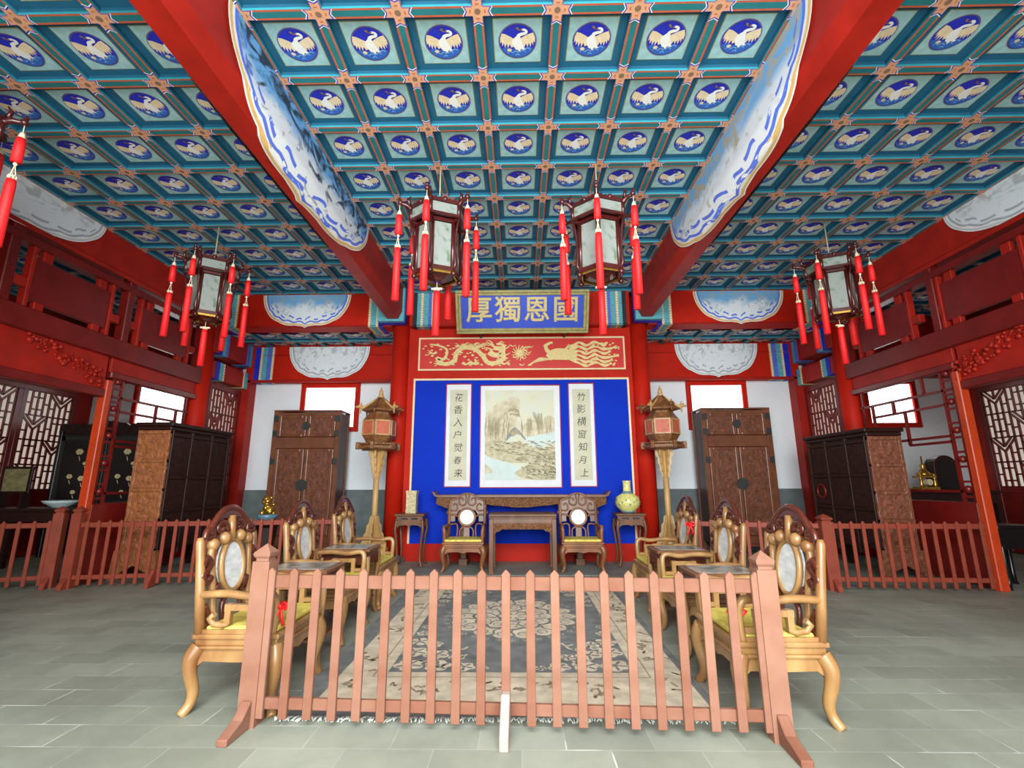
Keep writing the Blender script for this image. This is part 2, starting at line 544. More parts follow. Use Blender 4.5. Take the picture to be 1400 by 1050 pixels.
def floor_mat():
    m = bpy.data.materials.new('slate brick floor')
    m.use_nodes = True
    nt = m.node_tree
    b = nt.nodes['Principled BSDF']
    tc = N(nt, 'ShaderNodeTexCoord')
    br = N(nt, 'ShaderNodeTexBrick')
    br.offset = 0.5
    br.inputs['Scale'].default_value = 1.0
    br.inputs['Brick Width'].default_value = 0.46
    br.inputs['Row Height'].default_value = 0.23
    br.inputs['Mortar Size'].default_value = 0.0045
    br.inputs['Mortar Smooth'].default_value = 0.4
    br.inputs['Color1'].default_value = srgb(150, 154, 140)
    br.inputs['Color2'].default_value = srgb(134, 138, 124)
    br.inputs['Mortar'].default_value = srgb(158, 160, 150)
    nt.links.new(tc.outputs['Object'], br.inputs['Vector'])
    nz = N(nt, 'ShaderNodeTexNoise'); nz.inputs['Scale'].default_value = 1.3; nz.inputs['Detail'].default_value = 8; nz.inputs['Roughness'].default_value = 0.65
    nt.links.new(tc.outputs['Object'], nz.inputs['Vector'])
    st = ramp(nt, nz.outputs['Fac'], [(0.0, (0.55, 0.55, 0.55, 1)), (0.4, (0.8, 0.8, 0.8, 1)), (0.6, (1, 1, 1, 1)), (1.0, (1.2, 1.2, 1.18, 1))])
    mx = N(nt, 'ShaderNodeMix', data_type='RGBA', blend_type='MULTIPLY')
    mx.inputs[0].default_value = 1.0
    nt.links.new(br.outputs['Color'], mx.inputs[6]); nt.links.new(st, mx.inputs[7])
    # worn, lime-filled joints only here and there
    n3 = N(nt, 'ShaderNodeTexNoise'); n3.inputs['Scale'].default_value = 2.1; n3.inputs['Detail'].default_value = 3
    nt.links.new(tc.outputs['Object'], n3.inputs['Vector'])
    wear = ramp(nt, n3.outputs['Fac'], [(0.0, (0, 0, 0, 1)), (0.56, (0, 0, 0, 1)), (0.68, (0.75, 0.75, 0.75, 1)), (1, (1, 1, 1, 1))])
    mm = N(nt, 'ShaderNodeMath', operation='MULTIPLY')
    nt.links.new(wear, mm.inputs[0]); nt.links.new(br.outputs['Fac'], mm.inputs[1])
    m2 = N(nt, 'ShaderNodeMix', data_type='RGBA')
    nt.links.new(mm.outputs[0], m2.inputs[0]); nt.links.new(mx.outputs[2], m2.inputs[6]); m2.inputs[7].default_value = srgb(226, 226, 220)
    nt.links.new(m2.outputs[2], b.inputs['Base Color'])
    b.inputs['Roughness'].default_value = 0.55
    bp = N(nt, 'ShaderNodeBump'); bp.inputs['Strength'].default_value = 0.25; bp.inputs['Distance'].default_value = 0.01
    nt.links.new(nz.outputs['Fac'], bp.inputs['Height']); nt.links.new(bp.outputs[0], b.inputs['Normal'])
    return m


M['floor'] = floor_mat()

# ------------------------------------------------------------------ constants of the hall
CZ = 4.97            # underside of the ceiling ribs
SX = 0.627
SY = 0.616
Y_REAR = 2.98 + 9 * SY      # 8.524 face of the rear beam
Y_FRONT = 2.98 - 4 * SY     # 0.516
SXS = 0.66
XP = 6.05            # partition line
YB = 10.1            # back wall face
XE = 9.6             # end wall face
LOWZ = 4.30          # aisle ceiling

# ------------------------------------------------------------------ floor, walls
fl = MB().box(-14, 14, -9, 12, -0.12, 0.0).build('floor', M['floor'])
tag(fl, 'grey slate brick floor', kind='structure')

wb = MB()
wb.box(-XE - 0.4, XE + 0.4, YB, YB + 0.3, 1.22, 3.55, 0)
wb.box(-XE - 0.4, XE + 0.4, YB - 0.03, YB + 0.3, 0, 1.22, 1)
wb.box(-XE - 0.4, XE + 0.4, YB, YB + 0.3, 3.55, 5.3, 0)
tag(wb.build('wall_back', [M['white_wall'], M['dado']]), 'whitewashed back wall over a grey brick dado', kind='structure')
for sd, nm in ((-1, 'left'), (1, 'right')):
    w = MB()
    x0, x1 = sorted((sd * XE, sd * (XE + 0.3)))
    w.box(x0, x1, 0.2, YB, 0, 5.3, 0)
    tag(w.build('wall_' + nm, [M['maroon']]), 'dark red end wall behind the lattice doors on the %s' % nm, kind='structure')

for sd, nm in ((-1, 'left'), (1, 'right')):
    x0, x1 = sorted((sd * 3.3, sd * (XE + 0.3)))
    tag(MB().box(x0, x1, -0.35, -0.15, 0, 5.3).build('wall_front_' + nm, M['maroon']), 'red front wall beside the open doorway on the %s' % nm, kind='structure')

# roof slab above all ceilings
tag(MB().box(-XE - 0.4, XE + 0.4, -0.35, YB + 0.4, 5.3, 5.45).build('ceiling_slab', M['maroon']), 'roof boards above the coffers', kind='structure')


# ------------------------------------------------------------------ coffered ceilings
def crane_panel(hw, hh):
    b = MB()
    z = 0.0
    fn = lambda k: (lambda x, y: (x, -y, -0.0016 * k))
    sq = lambda a, c: [(-a, -c), (a, -c), (a, c), (-a, c)]
    b.poly(sq(hw, hh), fn(0), 0)
    b.poly(sq(0.205, 0.205), fn(1), 1)
    b.poly(sq(0.198, 0.198), fn(2), 2)
    r = 0.158
    circ = lambda q, n=28: [(q * cos(TAU * i / n), q * sin(TAU * i / n)) for i in range(n)]
    b.poly(circ(r * 1.03), fn(3), 3)
    b.poly(circ(r * 0.96), fn(4), 4)
    S = lambda pts: [(x * r, y * r) for x, y in pts]
    b.poly(S(arc(0, 0, 0.94, 205, 335, 14) + [(0.55, -0.3), (0.3, -0.42), (0.0, -0.36), (-0.3, -0.44), (-0.55, -0.32)]), fn(5), 5)
    for cx, cy, q in ((-0.1, -0.72, 0.16), (0.28, -0.66, 0.15), (0.0, -0.84, 0.1), (0.55, -0.5, 0.13), (-0.42, -0.7, 0.12)):
        b.ribbon(S(arc(cx, cy, q, 20, 170, 7)), 0.05 * r, fn(6), 6)
    lw = [(-0.1, 0.12), (-0.35, 0.28), (-0.62, 0.44), (-0.84, 0.5), (-0.93, 0.22), (-0.93, -0.08), (-0.85, 0.02), (-0.82, -0.26), (-0.73, -0.04),
          (-0.68, -0.36), (-0.58, -0.08), (-0.52, -0.36), (-0.42, -0.12), (-0.34, -0.34), (-0.12, -0.22)]
    rw = [(0.12, 0.2), (0.38, 0.34), (0.62, 0.46), (0.82, 0.52), (0.93, 0.25), (0.93, -0.06), (0.85, 0.04), (0.84, -0.22), (0.75, -0.02),
          (0.7, -0.32), (0.6, -0.06), (0.55, -0.3), (0.44, -0.1), (0.38, -0.3), (0.18, -0.2)]
    b.poly(S(lw), fn(7), 7)
    b.poly(S(rw), fn(7), 7)
    b.poly(S([(-0.26, 0.16), (-0.06, 0.34), (0.10, 0.32), (0.22, 0.05), (0.30, -0.2), (0.42, -0.44), (0.28, -0.46), (0.20, -0.40), (0.10, -0.58), (0.0, -0.46), (-0.1, -0.44),
                (-0.2, -0.28), (-0.3, -0.06)]), fn(8), 8)
    nk = sp2([(0.04, 0.2), (0.06, 0.38), (0.22, 0.46), (0.4, 0.5), (0.46, 0.6), (0.36, 0.7), (0.2, 0.69)], 4)
    b.ribbon(S(nk), [0.21 * r - 0.10 * r * i / (len(nk) - 1) for i in range(len(nk))], fn(9), 8)
    b.poly(S([(0.08, 0.67), (0.24, 0.64), (0.26, 0.74), (0.2, 0.75)]), fn(10), 9)
    b.poly(S([(-0.1, 0.74), (0.1, 0.6), (0.05, 0.8), (-0.06, 0.84)]), fn(6), 9)
    b.poly(S([(x * 0.13 - 0.44, y * 0.1 - 0.46) for x, y in circ(1, 8)]), fn(9), 7)
    me = b
    return me


PANEL_MATS = [M['panel_border'], M['olive'], M['panel_pale'], M['disc_edge'], M['disc_blue'], M['wave_blue'], M['wave_light'], M['feather'], M['white'], M['brown']]
RIB_MATS = [M['rib_teal'], M['rib_orange'], M['rib_cyan'], M['rib_blue'], M['tan'], M['brown'], M['white'], M['disc_blue']]


def coffers(name, label, x0, nx, sx, y0, ny, sy, z):
    w = 0.042
    dz = 0.055
    b = MB()

    def seg(ax, p, q, c):
        """rib piece along axis ax from p to q, centred on c"""
        def f(t, s, h):
            return (t, c + s, z + h) if ax == 0 else (c + s, t, z + h)
        for s0, s1, m in ((-w, -w * 0.62, 1), (-w * 0.62, w * 0.62, 0), (w * 0.62, w, 1)):
            n = b.add([f(p, s0, 0), f(q, s0, 0), f(q, s1, 0), f(p, s1, 0)])
            b.face((n, n + 1, n + 2, n + 3), m)
        for sd in (-1, 1):
            for h0, h1, m in ((0, 0.022, 2), (0.022, dz + 0.02, 3)):
                n = b.add([f(p, sd * w, h0), f(q, sd * w, h0), f(q, sd * w, h1), f(p, sd * w, h1)])
                b.face((n, n + 1, n + 2, n + 3), m)
    for j in range(ny + 1):
        for i in range(nx):
            seg(0, x0 + i * sx + w, x0 + (i + 1) * sx - w, y0 + j * sy)
    for i in range(nx + 1):
        for j in range(ny):
            seg(1, y0 + j * sy + w, y0 + (j + 1) * sy - w, x0 + i * sx)
    # painted knots where the ribs cross
    for i in range(nx + 1):
        for j in range(ny + 1):
            cx, cy = x0 + i * sx, y0 + j * sy
            b.poly([(-w, -w), (w, -w), (w, w), (-w, w)], lambda a, c: (cx + a, cy + c, z), 4)
            for k in range(4):
                ca, sa = cos(k * pi / 2), sin(k * pi / 2)
                g = lambda a, c, h=0.002: (cx + a * ca - c * sa, cy + a * sa + c * ca, z - h)
                e = w * 0.95
                if (k == 0 and i == nx) or (k == 2 and i == 0) or (k == 1 and j == ny) or (k == 3 and j == 0):
                    continue
                b.poly([(w, -e), (0.122, -e), (0.10, 0), (0.122, e), (w, e)], g, 6)
                b.poly([(w, -e), (0.113, -e), (0.091, 0), (0.113, e), (w, e)], lambda a, c: g(a, c, 0.003), 7)
                b.poly([(w, -e * 0.9), (0.100, -e * 0.9), (0.082, 0), (0.100, e * 0.9), (w, e * 0.9)], lambda a, c: g(a, c, 0.004), 4)
                b.poly([(0.05, -0.012), (0.066, -0.012), (0.062, 0), (0.066, 0.012), (0.05, 0.012), (0.056, 0)], lambda a, c: g(a, c, 0.005), 1)
            b.poly([(-w, -w), (w, -w), (w, w), (-w, w)], lambda a, c: (cx + a, cy + c, z - 0.0045), 4)
            b.poly([(0.026 * cos(TAU * q / 8), 0.026 * sin(TAU * q / 8)) for q in range(8)], lambda a, c: (cx + a, cy + c, z - 0.006), 5)
    rib = b.build(name, RIB_MATS)
    tag(rib, label, kind='structure')
    proto = crane_panel(sx / 2, sy / 2).build('coffer_panel', PANEL_MATS, rib)
    me = proto.data
    first = True
    for i in range(nx):
        for j in range(ny):
            if first:
                o = proto; first = False
            else:
                o = bpy.data.objects.new('coffer_panel', me); COL.objects.link(o); o.parent = rib
            o.location = (x0 + (i + 0.5) * sx, y0 + (j + 0.5) * sy, z + dz)
    return rib


coffers('ceiling', 'coffered ceiling of the centre bay painted with cranes on blue discs', -3.5 * SX, 7, SX, Y_FRONT, 13, SY, CZ)
coffers('ceiling', 'coffered ceiling of the left bay painted with cranes on blue discs', -2.66 - 5 * SXS, 5, SXS, Y_FRONT, 13, SY, CZ)
coffers('ceiling', 'coffered ceiling of the right bay painted with cranes on blue discs', 2.66, 5, SXS, Y_FRONT, 13, SY, CZ)
for sd, nm in ((-1, 'left'), (1, 'right')):
    xx = -6.1 if sd < 0 else 2.5
    coffers('ceiling', 'low coffered ceiling of the back aisle on the %s' % nm, xx, 6, 0.6, 8.9, 2, 0.6, LOWZ)
    xx = -XE if sd < 0 else XP + 0.35
    coffers('ceiling', 'coffered ceiling of the dim end bay on the %s' % nm, xx, 5, 0.64, 2.98 + 2 * SY, 9, SY, CZ - 0.1)


# ------------------------------------------------------------------ wrapped paintings on beams
def scallop(a, lobes=9, amp=0.035):
    """depth of the painted cloth at a in -1..1 (0..1)"""
    a = max(-1, min(1, a))
    base = (1 - abs(a) ** 2.3) ** 0.62
    return base


def wrap_painting(name, parent, unfold, length, depth, mats, inner, off=0.015, flip=False, dash=True, nu=56, nv=16, lobes=7):
    """layered painted cloth shape on a beam. unfold(t, s, h) -> xyz, t along, s down the profile, h outward"""
    b = MB()
    rnd = random.Random(len(name) + int(length * 100))
    u0 = depth / 0.95

    def edge(a, ins):
        q = a * length / 2
        hl = length / 2 - ins
        if abs(q) >= hl:
            return 0.0
        aa = q / hl
        th = math.asin(max(-1, min(1, aa)))
        lob = (0.022 if ins < 0.1 * u0 else 0.05) * depth / 0.9 * (abs(cos((lobes if ins < 0.1 * u0 else lobes + 4) * th)) - 0.5) * (1 - abs(aa) ** 8)
        point = 0.05 * depth * max(0, 1 - abs(aa) / 0.07)
        return max(0.0, (depth - ins) * (1 - abs(aa) ** 3.0) ** 0.5 + lob + point)

    def layer(ins, h, m, uv=False):
        prev = None
        hl = length / 2 - ins
        for i in range(nu + 1):
            th = -pi / 2 + pi * i / nu
            q = hl * sin(th)
            d = edge(q / (length / 2), ins) if 0 < i < nu else 0.0
            row = [b.add([unfold(q, d * k / nv, h)]) for k in range(nv + 1)]
            uvr = [(q / length + 0.5, (d * k / nv) / depth) for k in range(nv + 1)]
            if prev is not None:
                for k in range(nv):
                    idx = (prev[0][k], row[k], row[k + 1], prev[0][k + 1])
                    uvs = (prev[1][k], uvr[k], uvr[k + 1], prev[1][k + 1])
                    if flip:
                        idx = idx[::-1]; uvs = uvs[::-1]
                    b.face(idx, m, True, uvs)
            prev = (row, uvr)
    u = depth / 0.95
    layer(0.0, off, 0)
    layer(0.020 * u, off + 0.002, 1)
    layer(0.062 * u, off + 0.004, 0)
    layer(0.10 * u, off + 0.006, 2)
    layer(0.145 * u, off + 0.008, 4)
    if dash:
        # cloud shaped blue dashes floating just inside the border
        K = 12
        for k in range(K):
            t0 = -0.9 + 1.8 * k / K
            t1 = t0 + 1.8 / K * rnd.uniform(0.45, 0.8)
            ins = (0.18 if k % 2 else 0.23) * u
            pts = []
            for q in range(7):
                th = (t0 + (t1 - t0) * q / 6) * pi / 2
                tt = (length / 2 - ins) * sin(th)
                pts.append((tt, max(0.0, edge(tt / (length / 2), ins))))
            wd = 0.05 * u
            for q in range(6):
                (ta, da), (tb, db) = pts[q], pts[q + 1]
                n = b.add([unfold(ta, da, off + 0.010), unfold(tb, db, off + 0.010), unfold(tb, max(0, db - wd), off + 0.010), unfold(ta, max(0, da - wd), off + 0.010)])
                f = (n, n + 1, n + 2, n + 3)
                b.face(f[::-1] if flip else f, 3)
    o = b.build(name, [mats[0], mats[1], mats[2], mats[3], inner], parent)
    return o


BLUE_SET = [M['white'], M['gold_edge'], M['white'], M['lobe_blue']]
GREY_SET = [M['white'], M['lobe_grey'], M['lobe_mid'], M['lobe_mid']]
# layer 2 of the blue set is the periwinkle band
BLUE_SET[2] = M['lobe_blue']


def profile_unfold(prof, yc):
    """prof: list of (x,z); returns unfold(t,s,h) for a beam along Y"""
    L = [0]
    for (xa, za), (xb, zb) in zip(prof, prof[1:]):
        L.append(L[-1] + math.hypot(xb - xa, zb - za))

    def un(t, s, h):
        s = min(max(s, 0), L[-1] - 1e-6)
        for i in range(len(prof) - 1):
            if s <= L[i + 1]:
                break
        (xa, za), (xb, zb) = prof[i], prof[i + 1]
        f = (s - L[i]) / (L[i + 1] - L[i])
        dx, dz = xb - xa, zb - za
        l = math.hypot(dx, dz)
        nx, nz = dz / l, -dx / l
        # outward normal: away from the beam centre
        cx = sum(p[0] for p in prof) / len(prof)
        if nx * (xa + xb - 2 * PC[0]) + nz * (za + zb - 2 * PC[1]) < 0:
            nx, nz = -nx, -nz
        return (xa + dx * f + nx * h, yc + t, za + dz * f + nz * h)
    return un


PC = [0, 0]


def band_sleeve(b, x0, x1, y0, y1, z0, z1, axis, seq, t=0.012, under=True):
    """painted end bands on a beam: seq of (width, material index) laid along axis"""
    c = x0 if axis == 0 else y0
    sg = 1 if (x1 > x0 if axis == 0 else y1 > y0) else -1
    for w, m in seq:
        if axis == 0:
            a, e = sorted((c, c + sg * w))
            b.box(a, e, y0 - t, y1 + t, z0 - t, z1, m)
        else:
            a, e = sorted((c, c + sg * w))
            b.box(x0 - t, x1 + t, a, e, z0 - t, z1, m)
        if m == 4:     # beaded band: a row of pale dots on both faces
            k = int((z1 - z0) / 0.05)
            for i in range(k):
                zz = z0 + (i + 0.5) * (z1 - z0) / k
                if axis == 0:
                    b.box(a + w * 0.2, e - w * 0.2, y0 - t - 0.004, y0 - t, zz - 0.013, zz + 0.013, 5)
                else:
                    for xs in ((x0 - t - 0.004, x0 - t), (x1 + t, x1 + t + 0.004)):
                        b.box(xs[0], xs[1], a + w * 0.2, e - w * 0.2, zz - 0.013, zz + 0.013, 5)
        c += sg * w


BAND_MATS = [M['band_teal'], M['band_blue'], M['band_navy'], M['band_black'], M['gold_edge'], M['white']]
SEQ = [(0.09, 2), (0.05, 4), (0.10, 0), (0.05, 4)]

# two main beams running front to back, three faced underneath
for sd in (-1, 1):
    nm = 'left' if sd < 0 else 'right'
    prof = [(sd * 2.2, CZ), (sd * 2.2, 4.50), (sd * 2.27, 4.36), (sd * 2.47, 4.36), (sd * 2.57, 4.48), (sd * 2.62, 4.55), (sd * 2.62, CZ)]
    b = MB()
    y0, y1 = 0.3, 8.75
    n = b.add([(x, y0, z) for x, z in prof] + [(x, y1, z) for x, z in prof])
    k = len(prof)
    for i in range(k - 1):
        b.face((n + i, n + i + 1, n + k + i + 1, n + k + i), 0)
    b.face([n + i for i in range(k)]); b.face([n + k + i for i in range(k)])
    bm = b.build('trim_1' if sd < 0 else 'trim_2', M['red_dark'])
    tag(bm, 'long red ceiling beam over the %s columns with a lobed painting wrapped round it' % nm, kind='structure')
    PC[:] = [sd * 2.41, 4.7]
    wrap_painting('painted_panel', bm, profile_unfold(prof[:4], 4.5), 3.35, 0.72, BLUE_SET, M['paint_pines'] if sd < 0 else M['paint_plum'], flip=sd > 0, nv=44)
    wrap_painting('painted_panel', bm, profile_unfold(prof[:2:-1], 4.5), 3.35, 0.66, BLUE_SET, M['paint_plum'], flip=sd < 0, nv=40)
    e = MB()
    # blue end collar at the column
    e.box(sd * 2.16, sd * 2.66, 8.28, 8.36, 4.32, CZ, 0)
    e.box(sd * 2.155, sd * 2.665, 8.36, 8.5, 4.315, CZ, 2)
    e.build('end_band', BAND_MATS, bm)

# side beams over the carved partitions
for sd in (-1, 1):
    nm = 'left' if sd < 0 else 'right'
    xa = sd * 5.97
    b = MB()
    x0, x1 = sorted((xa, sd * 6.35))
    b.box(x0, x1, 0.3, 8.9, 4.46, 5.2, 0)
    b.box(min(xa - 0.03, xa + 0.03), max(xa - 0.03, xa + 0.03), 0.3, 8.6, 4.40, 4.47, 0)
    bm = b.build('trim_3' if sd < 0 else 'trim_4', M['red_dark'], bevel=0.02)
    tag(bm, 'red side beam above the carved partition on the %s with a grey lobed painting' % nm, kind='structure')
    un = (lambda t, s, h, xa=xa, sd=sd: (xa - sd * h, 4.35 + t, CZ + 0.02 - s))
    wrap_painting('painted_panel', bm, un, 3.4, 0.60, GREY_SET, M['paint_grey'], flip=sd < 0, nv=6)

# rear beam across the hall, one length per bay
for k, (xa, xb, nm) in enumerate(((-5.97, -2.45, 'left bay'), (-2.12, 2.12, 'centre bay'), (2.45, 5.97, 'right bay'))):
    b = MB()
    b.box(xa, xb, Y_REAR, 8.95, LOWZ, 5.2, 0)
    b.box(xa, xb, Y_REAR - 0.012, Y_REAR + 0.02, LOWZ - 0.005, LOWZ + 0.03, 1)
    bm = b.build('trim_%d' % (5 + k), [M['red'], M['red_dark']], bevel=0.012)
    tag(bm, 'red rear beam of the %s' % nm, kind='structure')
    e = MB()
    if k == 0:
        band_sleeve(e, -2.62, -3.0, Y_REAR, 8.95, LOWZ, CZ, 0, SEQ)
        band_sleeve(e, -5.75, -5.4, Y_REAR, 8.95, LOWZ, CZ, 0, SEQ)
    elif k == 2:
        band_sleeve(e, 2.62, 3.0, Y_REAR, 8.95, LOWZ, CZ, 0, SEQ)
        band_sleeve(e, 5.75, 5.4, Y_REAR, 8.95, LOWZ, CZ, 0, [(0.10, 2), (0.05, 4), (0.12, 0), (0.05, 4)])
    else:
        band_sleeve(e, -2.05, -1.6, Y_REAR, 8.95, LOWZ, CZ, 0, [(0.08, 3), (0.07, 0)] + SEQ[1:3] + [(0.06, 1), (0.05, 4)])
        band_sleeve(e, 2.05, 1.6, Y_REAR, 8.95, LOWZ, CZ, 0, [(0.08, 3), (0.07, 0)] + SEQ[1:3] + [(0.06, 1), (0.05, 4)])
    e.build('end_band', BAND_MATS, bm)
    if k != 1:
        xc = -4.13 if k == 0 else 4.2
        un = (lambda t, s, h, xc=xc: (xc + t, Y_REAR - h, CZ - 0.02 - s))
        wrap_painting('painted_panel', bm, un, 1.72, 0.63, BLUE_SET, M['paint_lake'], nv=6, flip=True)
        b2 = MB()
        x0, x1 = (-6.0, -2.3) if k == 0 else (2.3, 6.0)
        b2.box(x0, x1, YB - 0.22, YB + 0.05, 3.52, LOWZ + 0.3, 0)
        b2.box(x0, x1, YB - 0.25, YB - 0.2, 3.50, 3.56, 1)
        b2.box(x0, x1, YB - 0.235, YB - 0.2, 4.10, 4.125, 1)
        bk = b2.build('trim_%d' % (8 + k), [M['red'], M['red_dark']], bevel=0.01)
        tag(bk, 'red beam on the back wall of the %s over the window' % nm, kind='structure')
        xc = -4.17 if k == 0 else 4.25
        un = (lambda t, s, h, xc=xc: (xc + t, YB - 0.255 - h, LOWZ - 0.01 - s))
        wrap_painting('painted_panel', bk, un, 1.78, 0.70, GREY_SET, M['paint_grey'], nv=6, flip=True)
        e = MB()
        xq = -5.82 if k == 0 else 5.82
        band_sleeve(e, xq, -xq, YB - 0.22, YB, 3.52, LOWZ, 0, [(0.12, 2), (0.05, 4), (0.10, 0), (0.10, 1), (0.05, 4)])
        e.build('end_band', BAND_MATS, bk)

# short tie beams between the side columns and the back wall
for sd in (-1, 1):
    nm = 'left' if sd < 0 else 'right'
    b = MB()
    x0, x1 = sorted((sd * 5.9, sd * 6.2))
    b.box(x0, x1, 8.6, YB, 3.86, 4.32, 0)
    b.box(x0 + 0.03, x1 - 0.03, 8.6, YB, 3.36, 3.70, 0)
    t = b.build('trim_%d' % (11 if sd < 0 else 12), M['red_dark'], bevel=0.01)
    tag(t, 'pair of short red tie beams between column and back wall on the %s' % nm, kind='structure')
    e = MB()
    for ya, sg in ((8.78, 1), (9.95, -1)):
        band_sleeve(e, x0, x1, ya, ya + sg, 3.86, 4.32, 1, [(0.08, 2), (0.10, 0), (0.08, 1)])
        band_sleeve(e, x0 + 0.03, x1 - 0.03, ya, ya + sg, 3.36, 3.70, 1, [(0.1, 2), (0.12, 0), (0.04, 4)])
    e.build('end_band', BAND_MATS, t)

# columns
colid = 13
for x, y, r, lab, h in ((-2.30, 8.72, 0.165, 'round red column at the left edge of the blue screen', 4.9), (2.30, 8.72, 0.165, 'round red column at the right edge of the blue screen', 4.9),
                        (-6.08, 8.6, 0.17, 'round red column at the far end of the left partition', 4.6), (6.08, 8.6, 0.17, 'round red column at the far end of the right partition', 4.6),
                        (-6.08, 4.55, 0.19, 'round red column by the front of the left partition', 4.6), (6.08, 4.55, 0.19, 'round red column by the front of the right partition', 4.6)):
    b = MB()
    b.lathe([(r, 0.1), (r, h)], (x, y, 0), 28)
    b.lathe([(r + 0.09, 0), (r + 0.09, 0.04), (r + 0.05, 0.09), (r + 0.01, 0.11)], (x, y, 0), 28, 1)
    c = b.build('trim_%d' % colid, [M['red'], M['dado']])
    colid += 1
    tag(c, lab, kind='structure')
# wall posts at the back corners
for sd in (-1, 1):
    b = MB().box(min(sd * 5.86, sd * 6.2), max(sd * 5.86, sd * 6.2), YB - 0.25, YB + 0.02, 0, 3.6)
    tag(b.build('trim_%d' % colid, M['red_dark']), 'red post in the back corner on the %s' % ('left' if sd < 0 else 'right'), kind='structure')
    colid += 1


# ------------------------------------------------------------------ windows in the back wall
def back_window(idx, xa, xb, z0, z1, label):
    f = MB()
    t = 0.10
    f.box(xa - t, xa, YB - 0.06, YB + 0.02, z0, z1)
    f.box(xb, xb + t, YB - 0.06, YB + 0.02, z0, z1)
    f.box(xa - t, xb + t, YB - 0.065, YB + 0.02, z1, z1 + 0.1)
    f.box(xa - t, xb + t, YB - 0.065, YB + 0.02, z0 - t, z0)
    w = f.build('window_%d' % idx, M['red'], bevel=0.006)
    tag(w, label, kind='structure')
    MB().box(xa, xb, YB - 0.012, YB - 0.006, z0, z1).build('pane', M['sky_pane'], w)
    g = MB()
    nx = 4
    for i in range(1, nx):
        x = xa + (xb - xa) * i / nx
        g.bar((x, YB - 0.03, z0), (x, YB - 0.03, z1), 0.006, 0.01)
    for i in range(1, 3):
        z = z0 + (z1 - z0) * i / 3
        g.bar((xa, YB - 0.03, z), (xb, YB - 0.03, z), 0.006, 0.01)
    g.build('lattice', M['white'], w)


back_window(1, -4.72, -3.62, 2.55, 3.42, 'bright papered window behind the left wardrobe')
back_window(2, 3.72, 4.82, 2.55, 3.42, 'bright papered window behind the right wardrobe')
back_window(3, -8.46, -7.34, 2.60, 3.52, 'bright papered window in the dim bay on the far left')
back_window(4, 7.50, 8.44, 2.58, 3.42, 'bright papered window in the dim bay on the far right')


# ------------------------------------------------------------------ lattice
def lattice_bars(b, w, h, nx, ny, put, t=0.018, d=0.025):
    """Chinese lattice of upright bars, short ties and paired diagonals; put(u,v)->xyz"""
    cw, ch = w / nx, h / ny
    def bar(u0, v0, u1, v1):
        b.bar(put(u0, v0), put(u1, v1), t, d, 0, NRM)
    for i in range(nx + 1):
        bar(i * cw, 0, i * cw, h)
    for i in range(nx):
        for j in range(ny):
            u, v = i * cw, j * ch
            bar(u, v, u + cw, v)
            if (i + j) % 2 == 0:
                bar(u, v + ch * 0.95, u + cw * 0.5, v + ch * 0.42)
                bar(u + cw, v + ch * 0.95, u + cw * 0.5, v + ch * 0.42)
                bar(u + cw * 0.5, v, u + cw * 0.5, v + ch * 0.42)
                bar(u + cw * 0.25, v, u + cw * 0.25, v + ch * 0.66)
                bar(u + cw * 0.75, v, u + cw * 0.75, v + ch * 0.66)
                bar(u + cw * 0.14, v + ch, u + cw * 0.5, v + ch * 0.62)
                bar(u + cw * 0.86, v + ch, u + cw * 0.5, v + ch * 0.62)
                bar(u + cw * 0.5, v + ch * 0.62, u + cw * 0.5, v + ch)
                bar(u, v + ch * 0.36, u + cw * 0.25, v + ch * 0.36)
                bar(u + cw * 0.75, v + ch * 0.36, u + cw, v + ch * 0.36)
            else:
                for q in (0.25, 0.5, 0.75):
                    bar(u + cw * q, v, u + cw * q, v + ch)
                bar(u, v + ch * 0.5, u + cw * 0.25, v + ch * 0.5)
                bar(u + cw * 0.75, v + ch * 0.5, u + cw, v + ch * 0.5)
                bar(u + cw * 0.25, v + ch * 0.25, u + cw * 0.75, v + ch * 0.25)
                bar(u + cw * 0.25, v + ch * 0.75, u + cw * 0.75, v + ch * 0.75)
    bar(0, h, w, h)


NRM = (1, 0, 0)
M['lat_paper'] = mat('glowing lattice paper', srgb(244, 236, 224), 0.9, 0.05, 5)
pb = M['lat_paper'].node_tree.nodes['Principled BSDF']      # added glow: stands for daylight on the outer doors, made up on column screens
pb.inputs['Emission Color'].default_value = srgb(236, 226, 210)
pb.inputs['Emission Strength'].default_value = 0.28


def lattice_door(idx, x, y0, y1, zs, z1, label, sd):
    """leaf in a plane of constant x, between y0 and y1; lattice from zs up to z1, solid board below"""
    t = 0.05
    f = MB()
    a, e = x - 0.03, x + 0.03
    f.box(a, e, y0, y0 + 0.09, 0.02, z1)
    f.box(a, e, y1 - 0.09, y1, 0.02, z1)
    f.box(a, e, y0, y1, z1, z1 + 0.1)
    f.box(a, e, y0 + 0.09, y1 - 0.09, zs - 0.12, zs)
    f.box(a, e, y0 + 0.09, y1 - 0.09, 0.02, 0.14)
    d = f.build('door_%d' % idx, M['maroon'], bevel=0.005)
    tag(d, label, kind='structure')
    MB().box(x - 0.012, x + 0.012, y0 + 0.08, y1 - 0.08, 0.12, zs - 0.1).build('panel', M['maroon'], d)
    g = MB()
    lattice_bars(g, y1 - y0 - 0.18, z1 - zs, 2, max(3, int((z1 - zs) / 0.42)), lambda u, v: (x, y0 + 0.09 + u, zs + v), 0.03, 0.03)
    g.build('lattice', M['maroon'], d)
    MB().box(min(x + sd * 0.03, x + sd * 0.04), max(x + sd * 0.03, x + sd * 0.04), y0 + 0.05, y1 - 0.05, zs, z1).build('paper', M['lat_paper'], d)


